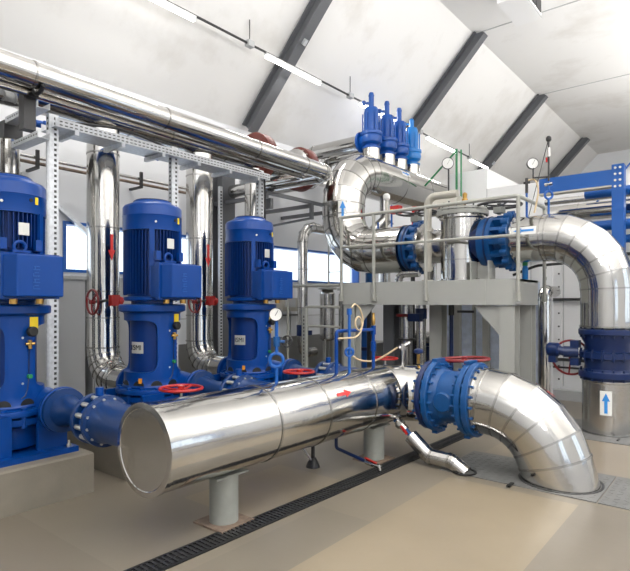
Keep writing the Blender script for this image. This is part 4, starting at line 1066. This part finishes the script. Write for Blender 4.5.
build('clamp', M().cyl((-3.50, 7.6, 1.40), (-3.50, 7.6, 1.555), .042, 12).bx(-3.40, -3.15, 7.58, 7.62, 1.44, 1.475), IRON, t)
t = thing('blue_bottle_float', (-2.42, 7.6, PT), 'small blue and green gauge bottle at the platform end', 'bottle')
build('body', M().lathe((-2.42, 7.62, PT), (0, 0, 1), [(.03, 0), (.04, .02), (.04, .16), (.03, .2)], 14), CYAN, t)
build('cap', M().cyl((-2.42, 7.62, PT + .2), (-2.42, 7.62, PT + .3), .035, 14), GREEN, t)

# ================================================================== BACKGROUND UNDER / BEHIND PLATFORM
t = thing('bent_pipe', (-6.4, 7.7, 0), 'slender steel pipe bending over in front of the far window', 'pipe')
m = M(); clad(m, [(-6.4, 7.55, .86), (-6.4, 7.55, 3.0), (-6.4, 9.0, 3.0)], .30, .095, 3, 28, True, [((-6.4, 7.55, z), (0, 0, 1)) for z in (1.5, 2.2)]); build('cladding', m, [STEELR, SEAM], t, 12)
b = build('blue_collar', M().cyl((-6.4, 7.55, .98), (-6.4, 7.55, 1.18), .11, 20).box((-6.34, 7.55, 1.04), (.24, .12, .08)), NAVY, t)
m = M(); clad(m, [(-6.4, 7.55, .86), (-6.4, 7.55, .66), (-6.4, 7.9, .66)], .13, .085, 3, 24, True); build('lower_elbow', m, [STEELR, SEAM], t, 12)
t = thing('ladder_pole', (-6.6, 8.6, 0), 'thin grey pole with rungs before the far window, left of platform', 'pole')
build('pole', M().cyl((-6.6, 8.6, 0), (-6.6, 8.6, 3.0), .018, 8), GREY, t)
for k, z in enumerate((1.95, 2.2)): build('rung', M().cyl((-6.6, 8.6, z), (-6.4, 8.78, z + .01), .01, 6), GREY, t)
t = thing('wall_box', (-6.95, 7.4, 1.3), 'beige meter box on the white wall right of the farthest pump', 'box')
build('case', M().bx(XL + .035, XL + .2, 7.55, 8.05, 1.42, 1.68), CREAM, t, 0)
build('cover', M().bx(XL + .2, XL + .23, 7.62, 7.9, 1.5, 1.66), MGREY, t, 0)
build('shelf', M().bx(XL + .035, XL + .25, 7.3, 8.05, 1.34, 1.36), IRON, t, 0)
for i, (x, y, r, z1, l) in enumerate(((-6.36, 8.25, .15, 1.86, 'slim upright steel tank behind the low handrail, left one'), (-5.98, 8.35, .15, 1.84, 'slim upright steel tank beside the platform corner, right one'))):
    t = thing('small_tank', (x, y, 0), l, 'tank', 'slim steel tanks left of the platform')
    build('shell', M().lathe((x, y, .85), (0, 0, 1), [(.10, 0), (r, .05), (r, z1 - .95), (r * .7, z1 - .87), (.03, z1 - .85)], 28), STEELR, t, 25)
    build('flange', M().lathe((x, y, z1 - .02), (0, 0, 1), [(r + .03, 0), (r + .03, .04), (.04, .05), (.04, .12)], 24), GREY, t)
    for a in (45, 165, 285): build('leg', M().cyl(V((x, y, 0)) + az(r * .8, a, 0), V((x, y, 0)) + az(r * .8, a, .92), .02, 8), GREY, t)
t = thing('skid_base', (-6.1, 8.4, 0), 'low grey concrete skid under the slim steel tanks', 'plinth')
build('block', M().bx(-6.5, -5.5, 8.64, 9.3, 0, .82), DADO, t, 0)
t = thing('blue_pipe_stub', (-5.62, 8.55, 0), 'short navy upright pipe between the slim tanks and the platform', 'pipe')
build('tube', M().cyl((-5.60, 8.40, 0), (-5.60, 8.40, 1.5), .06, 16), FBLUE, t)
build('flange', M().cyl((-5.60, 8.40, .7), (-5.60, 8.40, .76), .10, 16), NAVY, t)
def upright(x, y, r, z1, label, extra=None, mt=STEELR):
    t = thing('upright_pipe', (x, y, 0), label, 'pipe'); m = M().cyl((x, y, 0), (x, y, z1), r, 24)
    for z in (.5, 1.0): m.ring((x, y, z), (0, 0, 1), r + .004, r - .01, .012, 24)
    build('cladding', m, mt, t, 15); return t
t = upright(-4.35, 7.75, .10, 1.555, 'steel upright pipe with a dark red flange under the platform')
build('red_flange', M().lathe((-4.35, 7.75, 1.36), (0, 0, 1), [(.16, 0), (.17, .015), (.17, .045), (.1, .05)], 24), DRED, t)
build('grey_flange', M().cyl((-4.35, 7.75, .98), (-4.35, 7.75, 1.01), .15, 20), IRON, t)
t = upright(-3.98, 7.55, .075, 1.555, 'steel upright pipe with a navy actuator under the platform')
build('actuator', M().cyl((-3.98, 7.55, 1.34), (-3.98, 7.55, 1.50), .09, 16).box((-4.02, 7.45, 1.36), (.20, .14, .12)), NAVY, t)
for (x, y, l) in ((-4.62, 8.9, 'small shiny steel pump lying behind the dark platform column'), (-5.22, 9.2, 'small shiny steel drum lying farther left behind the platform')):
    t = thing('small_drum', (x, y, 0), l, 'pump', 'small steel machines behind the platform')
    build('shell', M().lathe((x - .25, y, .92), (1, .2, 0), [(.05, 0), (.13, .05), (.14, .1), (.14, .45), (.10, .5)], 24), STEELR, t)
    build('stand', M().bx(x - .18, x + .2, y - .1, y + .2, .0, .80), NAVY, t, 0)
t = upright(-4.98, 8.55, .05, 1.9, 'thin steel upright pipe behind the left platform column', None, STEELR)
t = upright(-4.78, 8.75, .04, 2.2, 'thinnest dark upright pipe behind the left platform column', None, IRON)
t = upright(-4.35, 8.7, .06, 2.6, 'steel upright pipe farther behind the platform valve', None, STEELR)
# pipes and valve seen through the S loop
t = thing('loop_pipe', (-5.2, 8.6, 2.6), 'steel pipe crossing behind the S loop above the platform', 'pipe')
m = M(); clad(m, [(-5.35, 8.7, PT - .3), (-5.35, 8.7, 2.75), (-4.55, 8.7, 2.75)], .2, .11, 4, 28, True); build('cladding', m, [STEELR, SEAM], t, 12)
t = thing('loop_valve', (-5.05, 8.3, 2.4), 'small blue valve with red handwheel at the platform left corner', 'valve')
build('body', M().lathe((-5.3, 8.1, 1.9), (0, 0, 1), [(.07, -.3), (.07, .3), (.13, .31), (.13, .35), (.08, .36), (.08, .44), (.13, .45), (.13, .49)], 20), VBLUE, t)
build('riser_tube', M().cyl((-5.3, 8.1, 0), (-5.3, 8.1, 1.6), .045, 16), IRON, t)
handwheel(t, (-5.36, 7.95, 2.36), (.3, -1, 0), .10, RED, .016, 4)
t = thing('red_actuator', (-4.55, 8.0, 3.0), 'red actuator box with yellow mark on thin blue tubes above the left platform valve', 'actuator')
build('case', M().box((-4.66, 7.95, 3.16), (.17, .12, .13)), RED, t, 0)
build('mark', M().box((-4.71, 7.885, 3.14), (.05, .01, .05)), YEL, t, 0)
build('blue_tube', M().cyl((-4.75, 7.95, 2.70), (-4.75, 7.95, 3.25), .017, 10).cyl((-5.02, 7.95, 2.70), (-5.02, 7.95, 2.98), .016, 10), FBLUE, t)
build('steel_tube', M().cyl((-4.85, 7.95, 2.7), (-4.85, 7.95, 3.34), .022, 10), CREAM, t)
build('white_bulb', M().lathe((-4.85, 7.95, 3.34), (0, 0, 1), [(.03, 0), (.06, .03), (.06, .09), (.03, .12)], 14), WHS, t)
t = thing('red_actuator', (-4.3, 8.2, 3.0), 'smaller red actuator half hidden behind the black handwheel', 'actuator')
build('case', M().cyl((-4.38, 8.1, 2.86), (-4.38, 8.1, 3.2), .06, 12), RED, t); build('stem', M().cyl((-4.38, 8.1, 2.6), (-4.38, 8.1, 2.86), .02, 10), IRON, t)
t = thing('steel_drum', (-4.2, 8.7, 3.2), 'pale steel cylinder lying behind the left platform handwheel', 'pipe')
build('shell', M().cyl((-4.35, 8.6, 3.24), (-3.8, 8.6, 3.24), .15, 28), CREAM, t)
t = thing('loop_spool', (-5.1, 8.1, 2.95), 'short steel spool tilted inside the S loop', 'pipe')
build('shell', M().cyl((-5.28, 8.0, 2.75), (-4.98, 8.2, 3.08), .10, 24).cyl((-4.99, 8.2, 3.06), (-4.97, 8.21, 3.08), .14, 24).cyl((-5.1, 8.3, 3.08), (-5.1, 8.3, 3.5), .09, 20), STEELR, t)
# green gauge stand above enclosure
t = thing('green_gauge_stand', (-4.55, 9.4, 3.6), 'pressure gauge with green pipes behind the S pipe, above the strainer', 'gauge')
build('green_pipe', M().cyl((-4.25, 9.45, 3.3), (-4.25, 9.45, 4.45), .022, 8).cyl((-4.16, 9.45, 3.3), (-4.16, 9.45, 4.42), .016, 8).cyl((-4.25, 9.45, 4.42), (-4.9, 9.45, 3.85), .018, 8), GREEN, t)
gauge(t, (-4.4, 9.4, 4.2), (.5, -.85, 0), .11)
build('stem', M().cyl((-4.4, 9.43, 3.3), (-4.4, 9.43, 4.10), .016, 8), IRON, t)
t = thing('dark_ledge_pipe', (-2.7, 7.9, PT), 'black thin pipes lying behind the right platform valve', 'pipe')
build('tube', M().tube(spline([V((-2.75, 8.1, 2.0)), V((-2.45, 8.15, 2.12)), V((-2.30, 8.2, 2.14)), V((-2.1, 8.3, 2.16))]), .02, 8).tube([(-2.8, 8.1, 2.2), (-2.15, 8.1, 2.22)], .016, 8), BLACK, t)

# ================================================================== LIGHT, WORLD, CAMERA
w = bpy.data.worlds.new('World'); SC.world = w; w.use_nodes = True
bg = w.node_tree.nodes['Background']; bg.inputs[0].default_value = (.94, .97, 1, 1); bg.inputs[1].default_value = 2.0

cam = bpy.data.cameras.new('camera'); co = bpy.data.objects.new('camera', cam); C.objects.link(co)
cam.sensor_width = 36; cam.lens = 36 * 538 / 630; cam.shift_y = 16.5 / 630
co.location = (0, 0, 1.6); co.rotation_euler = (PI / 2, 0, math.atan(435 / 538)); SC.camera = co
SC.view_settings.view_transform = 'Standard'; SC.view_settings.look = 'None'
SC.view_settings.exposure = 0.22; SC.view_settings.gamma = 1; SC.view_settings.use_curve_mapping = False
SC.cycles.max_bounces = 10
